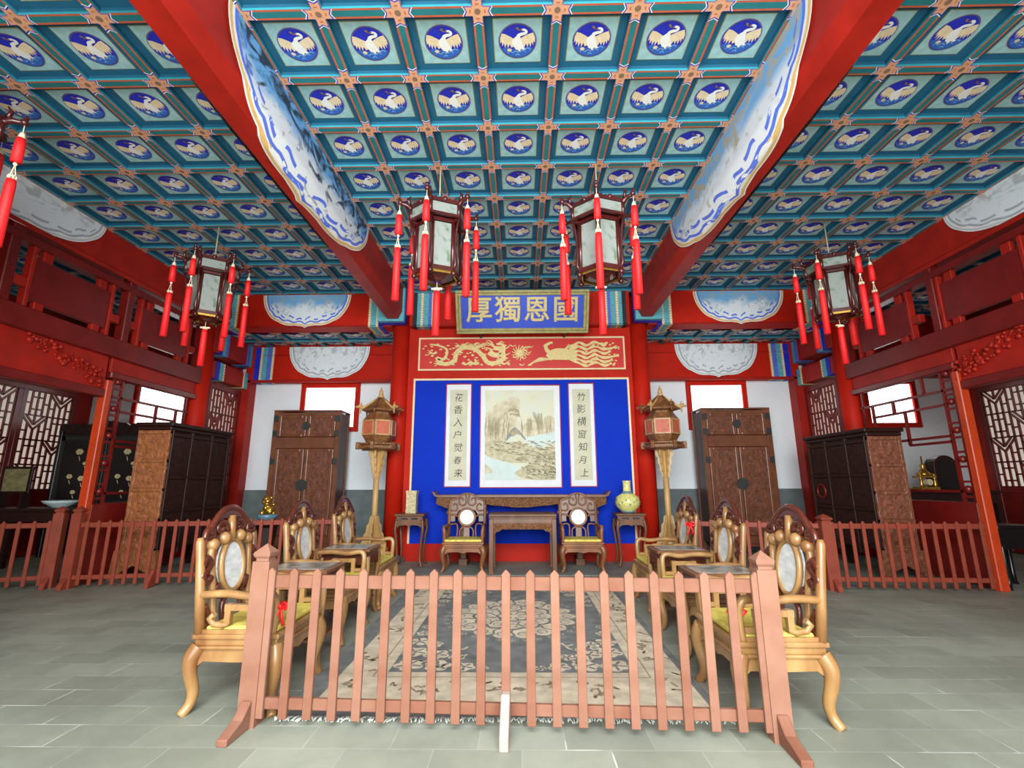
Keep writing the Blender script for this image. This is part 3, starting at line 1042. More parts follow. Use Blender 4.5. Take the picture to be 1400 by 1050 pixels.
did = 1
for sd in (-1, 1):
    nm = 'left' if sd < 0 else 'right'
    for k, wd in enumerate(('farthest', 'second', 'third', 'nearest')):
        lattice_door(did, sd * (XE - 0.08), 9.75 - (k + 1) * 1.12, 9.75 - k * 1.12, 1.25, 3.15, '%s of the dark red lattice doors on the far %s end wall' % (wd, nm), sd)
        did += 1
    # screen leaf between the side column and the back wall
    lattice_door(did, sd * 6.05, 8.82, 9.83, 1.3, 3.2, 'dark red lattice screen between column and back wall on the %s' % nm, sd)  # its paper glow stands in for the pale wall seen through
    did += 1
    b = MB().box(min(sd * (XE - 0.14), sd * XE), max(sd * (XE - 0.14), sd * XE), 4.5, YB, 3.25, 3.6)
    b.box(min(sd * (XE - 0.1), sd * XE), max(sd * (XE - 0.1), sd * XE), 9.76, YB, 0, 3.3)
    tag(b.build('trim_%d' % colid, M['red_dark']), 'red lintel over the lattice doors of the far %s end' % nm, kind='structure'); colid += 1
    b = MB().box(min(sd * 6.2, sd * XE), max(sd * 6.2, sd * XE), YB - 0.2, YB + 0.02, 3.55, 4.9)
    tag(b.build('trim_%d' % colid, M['red_dark']), 'red beam on the back wall of the dim %s bay' % nm, kind='structure'); colid += 1

# ------------------------------------------------------------------ carved partitions
for sd in (-1, 1):
    nm = 'left' if sd < 0 else 'right'
    root = empty('carved_partition', (sd * XP, 6.6, 0), 0, 'dark red carved openwork partition along the %s side of the hall' % nm, 'partition')
    root['kind'] = 'structure'
    root.name = 'trim_%d' % colid; colid += 1
    yl = lambda y: y - 6.6
    OY = 6.6 if sd < 0 else 6.4
    b = MB()
    b.box(-0.09, 0.09, yl(4.7), yl(8.45), 4.24, 4.34)          # upper rail
    b.box(-0.09, 0.09, yl(4.7), yl(8.45), 3.18, 3.46)          # thick middle rail
    b.box(-0.05, 0.05, yl(4.7), yl(OY - 0.051), 2.58, 2.70)
    b.box(-0.05, 0.05, yl(OY), yl(8.45), 2.88, 2.98)
    b.build('rail', M['maroon'], root, bevel=0.012)
    for y in (5.0, OY + 0.1, 8.38):
        MB().box(-0.07, 0.07, yl(y) - 0.06, yl(y) + 0.06, 3.4, 4.46).build('post', M['maroon'], root, bevel=0.01)
    # panels of the upper band, set between small struts with gaps beside them
    for (a, e) in ((5.28, 6.38), (6.98, 8.05)):
        p = MB().box(-0.03, 0.03, yl(a), yl(e), 3.56, 4.12).build('panel', M['maroon'], root, bevel=0.008)
        q = MB()
        q.box(-0.05, 0.05, yl(a) - 0.05, yl(a), 3.44, 4.26)
        q.box(-0.05, 0.05, yl(e), yl(e) + 0.05, 3.44, 4.26)
        for yy in (yl(a) + 0.15, yl(e) - 0.15):
            q.box(-0.035, 0.035, yy - 0.06, yy + 0.06, 4.11, 4.26)
            q.box(-0.035, 0.035, yy - 0.06, yy + 0.06, 3.44, 3.57)
        q.box(-0.045, 0.045, yl(a) - 0.2, yl(a) - 0.05, 3.70, 3.82)
        q.box(-0.045, 0.045, yl(e) + 0.05, yl(e) + 0.2, 3.70, 3.82)
        q.build('frame', M['red_dark'], p, bevel=0.006)
    # valance board with carved flower sprays
    v = MB().box(-0.025, 0.025, yl(4.7), yl(OY - 0.06), 2.68, 3.2).box(-0.025, 0.025, yl(OY), yl(8.4), 2.95, 3.2).build('valance', M['red_dark'], root, bevel=0.005)
    rnd = random.Random(5 + sd)
    c = MB()
    for k in range(70):
        t = rnd.random()
        y = yl(5.35 + t * 1.1)
        z = 3.17 - t * 0.28 + rnd.uniform(-0.09 - 0.12 * t, 0.07)
        c.ball((-sd * 0.035, y, z), rnd.uniform(0.016, 0.038), 0, 6, 4)
    for k in range(7):
        y = yl(5.4 + k * 0.16)
        z = 3.17 - k * 0.045
        c.tube([(-sd * 0.035, y + 0.12 * i / 4, z - 0.05 * i / 4 + 0.04 * sin(i * 1.7 + k)) for i in range(5)], 0.012, 5)
    c.build('carving', M['red_dark'], v)
    # red jamb, its lit orange put into the lacquer colour
    MB().box(-0.06, 0.06, yl(OY) - 0.05, yl(OY) + 0.05, 0.0, 2.84).build('jamb', M['orange'], root, bevel=0.01)
    # lattice frame hung in the opening behind the jamb
    NRM = (1, 0, 0)
    g = MB()
    bars = [((OY + 0.1, 1.05), (OY + 0.1, 2.9)), ((OY + 0.27, 1.05), (OY + 0.27, 2.9)), ((OY + 0.1, 2.62), (8.3, 2.62)), ((OY + 0.27, 2.42), (8.05, 2.42)),
            ((8.05, 1.05), (8.05, 2.62)), ((8.25, 1.05), (8.25, 2.9)), ((OY + 0.27, 1.98), (OY + 1.15, 1.98)), ((OY + 0.27, 1.9), (OY + 1.0, 1.9)),
            ((OY + 0.1, 1.22), (8.25, 1.22)), ((OY + 1.0, 1.9), (OY + 1.0, 2.42)), ((7.6, 2.42), (7.6, 2.62)), ((OY + 0.6, 2.62), (OY + 0.6, 2.9))]
    for (ya, za), (yb, zb) in bars:
        g.bar((0, yl(ya), za), (0, yl(yb), zb), 0.035, 0.035, 0, (1, 0, 0))
    for k in range(9):
        z = 1.15 + k * 0.2
        g.bar((0, yl(OY + 0.1), z), (0, yl(OY + 0.27), z), 0.03, 0.03, 0, (1, 0, 0))
        if k % 2 == 0:
            g.ball((0, yl(OY + 0.185), z + 0.1), 0.05, 0, 8, 5)
    g.build('lattice', M['maroon'], root)
    MB().box(-0.05, 0.05, yl(OY) + 0.055, yl(8.4), 0.02, 1.08).build('sill_panel', M['maroon'], root, bevel=0.01)

# ------------------------------------------------------------------ blue screen wall with carved frieze
YS = 8.7
sw = MB()
sw.box(-2.3, 2.3, YS, YS + 0.16, 0.0, 4.36, 0)
sw.box(-2.16, 2.16, YS - 0.02, YS, 4.30, 4.36, 0)
scr = sw.build('wall_middle', [M['red']], bevel=0.004)
tag(scr, 'red screen wall with a cobalt blue field and a gilt dragon and phoenix frieze', kind='structure')
MB().box(-1.99, 2.03, YS - 0.006, YS + 0.02, 0.30, 3.27).build('blue_field', M['blue_wall'], scr)
b = MB()
for x0, x1, z0, z1 in ((-2.02, -1.985, 0.30, 3.265), (2.025, 2.06, 0.30, 3.265), (-2.02, 2.06, 3.265, 3.30)):
    b.box(x0, x1, YS - 0.022, YS + 0.01, z0, z1)
b.build('moulding', M['goldline'], scr)
fy = YS - 0.012


def D(px, py):
    return ((px - 747) / 1115 * 3.94 + 0.02, 3.785 - (py - 395) / 166 * 0.655)


b = MB()
x0, z1 = D(190, 312); x1, z0 = D(1312, 478)
MB().box(x0, x1, YS - 0.010, YS + 0.01, z0, z1).build('frieze_board', mat('bright red board', srgb(206, 36, 24), 0.5, 0.03, 4), scr)
for a in ((x0, x1, z1 - 0.03, z1), (x0, x1, z0, z0 + 0.03), (x0, x0 + 0.03, z0 + 0.03, z1 - 0.03), (x1 - 0.03, x1, z0 + 0.03, z1 - 0.03)):
    b.box(a[0], a[1], YS - 0.024, YS, a[2], a[3])
b.build('frieze_border', M['goldline'], scr)
b = MB()
LV = [0]


def gf(a, z):
    return (a, YS - 0.014 - 0.0004 * LV[0], z)


def rib(pts, w, n=5):
    LV[0] = (LV[0] + 1) % 60
    q = sp2([D(*p) for p in pts], n)
    k = len(q)
    if isinstance(w, tuple):
        w = [w[0] + (w[1] - w[0]) * i / (k - 1) for i in range(k)]
    b.ribbon(q, w, gf)


rnd = random.Random(3)
# dragon: body loops, mane, claws
rib([(250, 345), (300, 352), (345, 375), (330, 420), (290, 415), (330, 445), (385, 430), (400, 385), (445, 362), (500, 372), (540, 405), (570, 440), (620, 440), (655, 415), (640, 375), (600, 365)], [0.025 + 0.06 * min(1, i / 30) for i in range(76)])
rib([(575, 385), (600, 400), (630, 400), (655, 380), (650, 350), (615, 345)], (0.12, 0.03))
for p in ([(600, 360), (570, 340), (545, 345)], [(600, 355), (580, 330), (556, 332)], [(620, 350), (640, 335), (660, 340)], [(590, 375), (560, 365), (535, 370)], [(630, 395), (670, 400), (690, 390)],
          [(640, 375), (675, 365), (690, 350)], [(560, 400), (530, 395), (515, 385)], [(610, 405), (640, 425), (670, 430)]):
    rib(p, (0.035, 0.008))
for (x, y, dx) in ((330, 440, -1), (430, 440, 1), (470, 435, 1), (520, 440, -1), (290, 385, -1), (440, 350, -1), (500, 355, 1), (640, 440, 1)):
    rib([(x, y), (x + dx * 18, y + 8), (x + dx * 34, y + 2)], (0.05, 0.02))
    for k in (-1, 0, 1):
        rib([(x + dx * 30, y + 3), (x + dx * 42, y + 3 + k * 9), (x + dx * 52, y + 4 + k * 12)], (0.022, 0.006), 3)
for k in range(24):
    x = 400 + rnd.random() * 150
    y = 345 + rnd.random() * 20
    rib([(x, y), (x + 14, y - 6), (x + 28, y + 2)], (0.018, 0.006), 3)
for k in range(80):
    x, y = rnd.uniform(214, 690), rnd.uniform(345, 455)
    LV[0] = k % 60
    b.poly([(D(x, y)[0] + 0.03 * cos(TAU * i / 7) * rnd.uniform(.6, 1.2), D(x, y)[1] + 0.016 * sin(TAU * i / 7) * rnd.uniform(.6, 1.3)) for i in range(7)], gf)
# sun flower between them
for k in range(14):
    a = TAU * k / 14
    rib([(742, 392), (742 + 26 * cos(a), 392 + 22 * sin(a)), (742 + 44 * cos(a + 0.2), 392 + 40 * sin(a + 0.2))], (0.035, 0.006), 3)
for k in range(10):
    x, y = rnd.uniform(690, 800), rnd.uniform(345, 450)
    rib([(x, y), (x + 16, y + 6), (x + 30, y - 2)], (0.024, 0.006), 3)
# phoenix: neck and head, body, wings, streaming tail
rib([(895, 420), (920, 405), (960, 400), (1010, 405), (1050, 410)], [0.12 + 0.11 * sin(pi * i / 20) for i in range(21)])
rib([(915, 400), (890, 380), (885, 358), (905, 345), (922, 342)], (0.09, 0.035))
rib([(905, 345), (880, 352), (868, 362)], (0.03, 0.006))
for k in range(8):
    rib([(960, 395), (990 + k * 6, 375 - k * 3), (1010 + k * 10, 350 + k * 3)], (0.04, 0.012))
for k in range(7):
    rib([(900, 425), (850 - k * 4, 420 + k * 3), (820 - k * 5, 440 + k * 2), (800 - k * 2, 458)], (0.026, 0.006))
for k, (y, e, ph) in enumerate(((348, 1215, 0), (368, 1270, 0), (390, 1235, 0), (411, 1278, 0), (432, 1245, 0), (450, 1238, 0))):
    sg = 1 if ph else -1
    rib([(1000, 392 + k * 5), (1060, y + 6 * sg), (1105, y - 9 * sg), (1150, y + 8 * sg), (1200, y - 8 * sg), (e, y + 4 * sg)], [0.03 + 0.028 * abs(sin(i * 0.55)) for i in range(26)])
for k in range(40):
    x, y = rnd.uniform(1060, 1285), rnd.uniform(342, 458)
    LV[0] = k % 60
    b.poly([(D(x, y)[0] + 0.028 * cos(TAU * i / 7) * rnd.uniform(.6, 1.2), D(x, y)[1] + 0.014 * sin(TAU * i / 7) * rnd.uniform(.6, 1.3)) for i in range(7)], gf)
b.build('gilt_relief', M['gold'], scr)


# ------------------------------------------------------------------ lettering
def lettering(name, text, size, mt, parent, to_world, extrude=0.004, bold=0.0, shear=0.0, bevel=0.0):
    """text centred on the origin of a plane, turned upright to face the hall"""
    cu = bpy.data.curves.new('tmp', 'FONT')
    cu.body = text
    cu.size = size
    cu.extrude = extrude
    cu.offset = bold
    cu.bevel_depth = bevel
    cu.bevel_resolution = 1
    cu.shear = shear
    cu.align_x = 'CENTER'
    cu.align_y = 'CENTER'
    cu.resolution_u = 3
    t = bpy.data.objects.new('tmp', cu)
    COL.objects.link(t)
    dg = bpy.context.evaluated_depsgraph_get()
    me = bpy.data.meshes.new_from_object(t.evaluated_get(dg))
    bpy.data.objects.remove(t)
    me.transform(to_world)
    me.materials.clear()
    me.materials.append(mt)
    for p in me.polygons:
        p.material_index = 0
    me.name = name
    o = bpy.data.objects.new(name, me)
    COL.objects.link(o)
    o.parent = parent
    return o


UP = Matrix.Rotation(R(90), 4, 'X')

# ------------------------------------------------------------------ name board
tilt = math.atan2(0.36, 0.72)
pl = empty('name_board', (0.055, 8.40, 4.10), 0, 'blue name board with four gilt characters hung leaning over the red screen', 'plaque')
pl.rotation_euler = (tilt, 0, 0)
H, Wd = 0.80, 2.46
for q in (-0.8, 0.8):
    MB().bar((q, 0.02, 0.05), (q, 0.27, -0.13), 0.04, 0.03).build('bracket', M['steel'], pl)
    MB().bar((q, 0.02, 0.74), (q, 0.5, 0.50), 0.025, 0.025).build('bracket', M['steel'], pl)
MB().box(-Wd / 2 + 0.08, Wd / 2 - 0.08, -0.012, 0.03, 0.08, H - 0.08).build('board', mat('plaque blue', srgb(30, 70, 206), 0.4, 0.04, 4), pl)
b = MB()
for k, (t, y) in enumerate(((0.0, -0.05), (0.05, -0.035))):
    w = 0.05
    xa, xb, za, zb = -Wd / 2 + t, Wd / 2 - t, t, H - t
    b.box(xa, xb, y, 0.035, zb - w, zb, 0); b.box(xa, xb, y, 0.035, za, za + w, 0)
    b.box(xa, xa + w, y, 0.035, za + w, zb - w, 0); b.box(xb - w, xb, y, 0.035, za + w, zb - w, 0)
b.build('frame', M['goldframe'], pl, bevel=0.01)
for k, ch in enumerate('厚獨恩國'):
    lettering('character', ch, 0.50, M['gold'], pl, Matrix.Translation((-0.80 + k * 0.535, -0.016, H / 2 + 0.012)) @ UP, 0.006, 0.0, 0.0, 0.009)


# ------------------------------------------------------------------ hanging scrolls
def scroll(xc, w, z0, z1, label, chars=None):
    r = empty('hanging_scroll', (xc, YS - 0.02, z0), 0, label, 'scroll', 'scrolls on the blue screen')
    h = z1 - z0
    b = MB()
    b.box(-w / 2, w / 2, -0.006, 0.004, 0, h, 0)
    b.build('mount', M['paper'], r)
    e = MB()
    for sx in (-1, 1):
        e.box(sx * w / 2 - 0.008, sx * w / 2 + 0.008, -0.009, 0.004, 0, h, 0)
    e.box(-w / 2 - 0.008, w / 2 + 0.008, -0.009, 0.004, -0.012, 0.004, 0)
    e.tube([(-w / 2 - 0.01, -0.006, h), (w / 2 + 0.01, -0.006, h)], 0.012, 8)
    e.build('edging', M['magenta'], r)
    hk = MB()
    for q in ((0,) if w < 1 else (-0.37, 0.37)):
        hk.tube([(q + 0.03 * cos(R(a)), -0.004, h + 0.01 + 0.035 * sin(R(a))) for a in range(0, 181, 30)], 0.005, 6)
    hk.build('hanger', M['steel'], r)
    return r, h


for xc, txt, lab in ((-1.150, '花香入户觉春来', 'narrow calligraphy scroll left of the landscape painting'), (1.150, '竹影横窗知月上', 'narrow calligraphy scroll right of the landscape painting')):
    r, h = scroll(xc, 0.47, 1.29, 3.19, lab, txt)
    MB().box(-0.165, 0.165, -0.009, -0.004, 0.11, h - 0.11).build('silk', M['silk'], r)
    rnd = random.Random(9)
    for k, ch in enumerate(txt):
        z = h - 0.27 - k * 0.234
        lettering('character', ch, 0.165 * rnd.uniform(0.9, 1.1), M['ink'], r,
                  Matrix.Translation((rnd.uniform(-0.015, 0.015), -0.0105, z)) @ UP @ Matrix.Rotation(R(rnd.uniform(-6, 4)), 4, 'Z'), 0.0005, -0.0005, 0.12)

lp, h = scroll(0.005, 1.49, 1.275, 3.16, 'wide ink landscape painting hung in the middle of the blue screen')
px0, pz0, pw, ph = -0.655, 0.125, 1.29, 1.665
n = MB()
n.poly([(px0, pz0), (px0 + pw, pz0), (px0 + pw, pz0 + ph), (px0, pz0 + ph)], lambda a, c: (a, -0.008, c), 0, [(0, 0), (1, 0), (1, 1), (0, 1)])
LV2 = [0]


def lf(px, py):
    return (px0 + (px - 100) / 655 * pw, pz0 + (955 - py) / 870 * ph)


def lg(a, c):
    return (a, -0.009 - 0.0004 * LV2[0], c)


def lpoly(pts, m, smooth=3):
    LV2[0] += 1
    q = sp2([lf(*p) for p in pts] + [lf(*pts[0])], smooth)[:-1]
    q = [(min(max(a, px0), px0 + pw), min(max(c, pz0), pz0 + ph)) for a, c in q]
    n.poly(q, lg, m)


def lrib(pts, w, m):
    LV2[0] = LV2[0] % 60 + 1
    q = sp2([lf(*p) for p in pts], 4)
    q = [(min(max(a, px0), px0 + pw), min(max(c, pz0), pz0 + ph)) for a, c in q]
    k = len(q)
    n.ribbon(q, [w * (0.4 + 0.6 * sin(pi * i / (k - 1))) for i in range(k)], lambda a, c: (a, -0.034 - 0.0001 * LV2[0], c), m)


lpoly([(100, 600), (105, 330), (165, 290), (190, 235), (290, 190), (340, 155), (415, 165), (430, 230), (420, 330), (390, 400), (400, 470), (330, 540), (250, 600)], 1)
lpoly([(430, 470), (500, 400), (560, 380), (600, 420), (640, 390), (690, 340), (755, 370), (755, 500), (600, 530), (470, 540)], 1)
lpoly([(100, 600), (200, 575), (300, 600), (420, 590), (520, 640), (640, 660), (755, 640), (755, 800), (640, 850), (520, 800), (330, 790), (220, 760), (100, 710)], 2)
lpoly([(370, 890), (430, 850), (520, 800), (640, 790), (755, 740), (755, 955), (600, 955), (450, 935)], 2)
lpoly([(100, 720), (210, 765), (330, 795), (440, 840), (370, 890), (420, 950), (100, 955)], 3)
lpoly([(100, 800), (150, 840), (175, 880), (120, 890), (100, 880)], 1)
lpoly([(470, 550), (600, 530), (755, 500), (755, 590), (620, 640), (520, 610)], 3)
lpoly([(290, 580), (330, 500), (390, 455), (480, 560), (470, 570), (395, 500), (310, 575)], 6)
lpoly([(340, 500), (395, 470), (440, 530), (400, 520), (350, 545)], 4)
rnd = random.Random(12)
for k in range(70):
    x, y = rnd.uniform(160, 400), rnd.uniform(190, 340)
    if y < 520 - x * 0.9 + 60: continue
    lrib([(x, y), (x + rnd.uniform(10, 30), y - rnd.uniform(0, 25)), (x + rnd.uniform(30, 60), y + rnd.uniform(-10, 20))], 0.010, 4 if k % 3 else 5)
for k in range(34):
    x = rnd.uniform(110, 340); y = rnd.uniform(340, 420)
    lrib([(x, y), (x - rnd.uniform(5, 20), y + 80), (x - rnd.uniform(0, 25), y + rnd.uniform(120, 190))], 0.008, 4)
for k in range(26):
    x = rnd.uniform(440, 740); y = rnd.uniform(330, 420)
    lrib([(x, y), (x + rnd.uniform(-12, 12), y + 60), (x + rnd.uniform(-8, 8), y + rnd.uniform(90, 150))], 0.008, 4)
for k in range(20):
    x = rnd.uniform(540, 640); y = rnd.uniform(300, 360)
    lrib([(605, 520), (605 + (x - 590) * 0.4, 420), (x, y)], 0.009, 4)
for k in range(130):
    x, y = rnd.uniform(110, 740), rnd.uniform(590, 780)
    if y > 640 + (x - 100) * 0.45: continue
    lrib([(x, y), (x + rnd.uniform(8, 24), y - rnd.uniform(2, 12)), (x + rnd.uniform(26, 50), y + rnd.uniform(-4, 10))], 0.010, 5 if k % 3 == 0 else 4)
for k in range(110):
    x, y = rnd.uniform(430, 740), rnd.uniform(700, 940)
    if y > 960 - (x - 380) * 0.0 or y < 860 - (x - 380) * 0.5: continue
    lrib([(x, y), (x + rnd.uniform(6, 18), y - rnd.uniform(4, 16)), (x + rnd.uniform(20, 40), y + rnd.uniform(-4, 12))], 0.012, 5 if k % 2 == 0 else 4)
n.build('painting', [M['land_silk'], M['land_rock'], M['land_rock2'], M['land_water'], M['land_line'], M['land_dark'], M['land_roof']], lp)


# ------------------------------------------------------------------ armchairs
def make_chair(kind, label):
    """carved armchair facing -Y, origin on the floor under the seat"""
    wood, dark = (M['wood_back'], M['wood_mid']) if kind == 'round' else (M['wood'], M['wood_dark'])
    root = empty('armchair', (0, 0, 0), 0, label, 'chair')
    w, d = 0.33, 0.27
    s = MB()
    s.box(-w, w, -d, d, 0.415, 0.445)
    s.box(-w + 0.015, w - 0.015, -d + 0.015, d - 0.015, 0.375, 0.415)
    s.box(-w - 0.005, w + 0.005, -d - 0.005, d + 0.005, 0.36, 0.38)
    s.build('seat', wood, root, bevel=0.008, seg=2)
    ap = MB()
    for sy in (-1, 1):
        pts = [(-w + 0.03, 0.365), (-w + 0.03, 0.25), (-w + 0.09, 0.295), (-0.08, 0.30), (0, 0.28), (0.08, 0.30), (w - 0.09, 0.295), (w - 0.03, 0.25), (w - 0.03, 0.365)]
        ap.prism(pts, lambda a, c, q, sy=sy: (a, sy * (d - 0.03) + q, c), -0.014, 0.014)
    for sx in (-1, 1):
        pts = [(-d + 0.03, 0.365), (-d + 0.03, 0.25), (-d + 0.08, 0.29), (0, 0.285), (d - 0.08, 0.29), (d - 0.03, 0.25), (d - 0.03, 0.365)]
        ap.prism(pts, lambda a, c, q, sx=sx: (sx * (w - 0.03) + q, a, c), -0.014, 0.014)
    ap.build('apron', wood, root)
    for sx in (-1, 1):
        for sy in (-1, 1):
            p = spline([(sx * (w - 0.035), sy * (d - 0.035), 0.37), (sx * (w - 0.01), sy * (d - 0.01), 0.31), (sx * (w - 0.012), sy * (d - 0.012), 0.23),
                        (sx * (w - 0.035), sy * (d - 0.03), 0.12), (sx * (w - 0.03), sy * (d - 0.02), 0.05), (sx * (w + 0.005), sy * (d + 0.005), 0.0)], 4)
            rr = [0.052 - 0.022 * min(1, i / (len(p) * 0.7)) for i in range(len(p))]
            rr[-1] = 0.026
            lg_ = MB().tube(p, rr, 8)
            lg_.build('leg', wood, root)
    # cushion
    c = MB().box(-w + 0.035, w - 0.035, -d + 0.03, d - 0.06, 0.445, 0.485)
    c.build('cushion', M['cushion'], root, bevel=0.016, seg=3)
    # back posts, leaning a little
    lean = lambda z: d - 0.03 + (z - 0.44) * 0.12
    top = 1.0
    for sx in (-1, 1):
        MB().tube([(sx * (w - 0.03), lean(0.44), 0.44), (sx * (w - 0.03), lean(0.7), 0.7), (sx * (w - 0.025), lean(top - 0.02), top - 0.02), (sx * (w - 0.025), lean(top), top + 0.01)],
                  [0.031, 0.029, 0.026, 0.016], 10).build('back_post', wood, root)
    back = MB()
    P = lambda a, z, q: (a, lean(z) + q, z)
    if kind == 'round':
        mz, mr, mrz = 0.79, 0.125, 0.125
        out = [(-0.285, 0.72), (-0.285, 1.03), (-0.24, 1.07), (-0.16, 1.10), (-0.10, 1.155), (0, 1.17), (0.10, 1.155), (0.16, 1.10), (0.24, 1.07), (0.285, 1.03), (0.285, 0.72), (0.20, 0.72), (0.20, 0.80), (0.14, 0.90),
               (0.0, 0.93), (-0.14, 0.90), (-0.20, 0.80), (-0.20, 0.72)]
        back.prism(out, P, -0.012, 0.012, 1)
        tb = lambda pts, r=0.014: back.tube([P(a, z, -0.018) for a, z in sp2(pts, 4)], r, 6, 0)
        tb([(-0.29, 0.60), (-0.29, 1.02), (-0.24, 1.075), (-0.165, 1.10), (-0.10, 1.155), (0, 1.175), (0.10, 1.155), (0.165, 1.10), (0.24, 1.075), (0.29, 1.02), (0.29, 0.60)], 0.016)
        for sx in (-1, 1):
            tb([(sx * 0.03, 1.15), (sx * 0.02, 1.02), (sx * 0.08, 0.98), (sx * 0.14, 1.02), (sx * 0.13, 1.09), (sx * 0.08, 1.10), (sx * 0.07, 1.06)])
            tb([(sx * 0.28, 0.90), (sx * 0.18, 0.90), (sx * 0.17, 0.98), (sx * 0.21, 1.01), (sx * 0.24, 0.98)])
            tb([(sx * 0.28, 0.83), (sx * 0.2, 0.83), (sx * 0.16, 0.80)])
            tb([(sx * 0.28, 0.67), (sx * 0.16, 0.67), (sx * 0.16, 0.46)])
            tb([(sx * 0.11, 0.45), (sx * 0.11, 0.58), (sx * 0.06, 0.63), (0, 0.64)])
            back.ball(P(sx * 0.325, 0.86, 0.02), 0.035, 1)
        back.prism([(-0.05, 0.44), (0.05, 0.44), (0.045, 0.66), (-0.045, 0.66)], P, -0.01, 0.01, 1)
    else:
        mz, mr, mrz = 0.80, 0.115, 0.155
        back.prism([(-0.13, 0.96), (-0.17, 1.0), (-0.10, 1.03), (0, 1.01), (0.10, 1.03), (0.17, 1.0), (0.13, 0.96), (0, 0.975)], P, -0.018, 0.018, 1)
        back.prism([(-0.14, 1.10), (-0.10, 1.15), (0, 1.18), (0.10, 1.15), (0.14, 1.10), (0.06, 1.125), (0, 1.11), (-0.06, 1.125)], P, -0.02, 0.02, 1)
        tb = lambda pts, r=0.02, m=0: back.tube([P(a, z, -0.012) for a, z in sp2(pts, 4)], r, 8, m)
        tb([(-0.25, 1.03), (-0.18, 1.10), (-0.10, 1.16), (0, 1.185), (0.10, 1.16), (0.18, 1.10), (0.25, 1.03)], 0.022, 1)
        back.tube([P(0, 0.97, -0.02), P(0, 1.13, -0.02)], 0.026, 8, 0)
        for sx in (-1, 1):
            tb([(sx * 0.20, 0.46), (sx * 0.20, 0.62), (sx * 0.21, 0.80), (sx * 0.22, 0.90), (sx * 0.19, 0.95)], 0.024)
            back.ball(P(sx * 0.20, 0.955, -0.015), 0.042, 0)
            back.ball(P(sx * 0.09, 0.985, -0.02), 0.045, 0)
            tb([(sx * 0.04, 1.03), (sx * 0.06, 1.08), (sx * 0.12, 1.09), (sx * 0.15, 1.05), (sx * 0.11, 1.03), (sx * 0.09, 1.055)], 0.02, 1)
            tb([(sx * 0.28, 1.0), (sx * 0.255, 1.05), (sx * 0.21, 1.05), (sx * 0.20, 1.01), (sx * 0.235, 1.0)], 0.02, 1)
            tb([(sx * 0.30, 0.84), (sx * 0.26, 0.88), (sx * 0.22, 0.84), (sx * 0.26, 0.80), (sx * 0.30, 0.78), (sx * 0.26, 0.73), (sx * 0.22, 0.76)], 0.024, 1)
            tb([(sx * 0.17, 0.70), (sx * 0.13, 0.63), (sx * 0.10, 0.64)], 0.028, 1)
            tb([(sx * 0.10, 0.46), (sx * 0.10, 0.56), (sx * 0.05, 0.61), (0, 0.62)], 0.018, 1)
            tb([(sx * 0.28, 0.60), (sx * 0.24, 0.52), (sx * 0.28, 0.47)], 0.02, 1)
    bk = back.build('backrest', [wood, dark], root)
    rg = MB().tube([P((mr + 0.012) * cos(TAU * i / 28), mz + (mrz + 0.012) * sin(TAU * i / 28), -0.022) for i in range(28)], 0.02, 8, 0, True)
    rg.build('ring', wood, bk)
    mb = MB()
    cir = [(mr * cos(TAU * i / 28), mz + mrz * sin(TAU * i / 28)) for i in range(28)]
    mb.prism(cir, P, -0.028, 0.022, 0)
    rnd = random.Random(4 if kind == 'round' else 7)
    mb.build('marble_inlay', [M['marble'], M['marble_ink']], bk)
    # arms with the fret under them
    for sx in (-1, 1):
        a = MB()
        x = w - 0.03
        p = spline([(sx * x, lean(0.665), 0.665), (sx * (x + 0.005), 0.10, 0.675), (sx * (x + 0.005), -0.06, 0.66), (sx * (x + 0.01), -0.17, 0.675), (sx * (x + 0.01), -0.215, 0.65), (sx * x, -0.225, 0.58), (sx * x, -0.215, 0.44)], 5)
        a.tube(p, 0.024, 8, 0, flat=1.1)
        fr = [(0.07, 0.50), (0.07, 0.595), (-0.12, 0.595), (-0.12, 0.455)]
        for (ya, za), (yb, zb) in zip(fr, fr[1:]):
            a.bar((sx * x, ya, za), (sx * x, yb, zb), 0.036, 0.036, 0, (1, 0, 0))
        for q in fr[1:3]:
            a.cbox((sx * x, q[0], q[1]), (0.041, 0.041, 0.041))
        a.tube([(sx * x, 0.06, 0.505), (sx * x, 0.10, 0.49), (sx * x, 0.16, 0.495), (sx * x, 0.19, 0.53), (sx * x, 0.16, 0.555)], 0.02, 6, 0)
        a.bar((sx * x, -0.2, 0.505), (sx * x, -0.12, 0.505), 0.03, 0.03, 0, (1, 0, 0))
        a.box(sx * x - 0.015, sx * x + 0.015, -0.2, 0.22, 0.44, 0.468, 0)
        a.build('armrest', wood, root)
    return root


G1 = 'armchairs lining the rug'
c1 = make_chair('oval', 'carved armchair at the near left, behind the left post of the front fence')
c1.location = (-1.755, 3.425, 0); c1.rotation_euler = (0, 0, R(90)); c1['group'] = G1
clone(c1, (-1.80, 4.64, 0), R(90), 'middle armchair of the left row, between the two left tea tables', G1)
clone(c1, (-1.82, 5.80, 0), R(90), 'farthest armchair of the left row, near the left standing lantern', G1)
clone(c1, (1.505, 3.305, 0), R(-90), 'carved armchair at the near right, behind the right post of the front fence', G1)
clone(c1, (1.58, 4.47, 0), R(-90), 'middle armchair of the right row, between the two right tea tables', G1)
clone(c1, (1.64, 5.72, 0), R(-90), 'farthest armchair of the right row, near the right standing lantern', G1)
G2 = 'armchairs facing the hall before the altar table'
c7 = make_chair('round', 'armchair with a round marble back facing the hall, left of the square table')
c7.location = (-0.905, 7.90, 0); c7['group'] = G2
clone(c7, (0.965, 7.90, 0), 0, 'armchair with a round marble back facing the hall, right of the square table', G2)


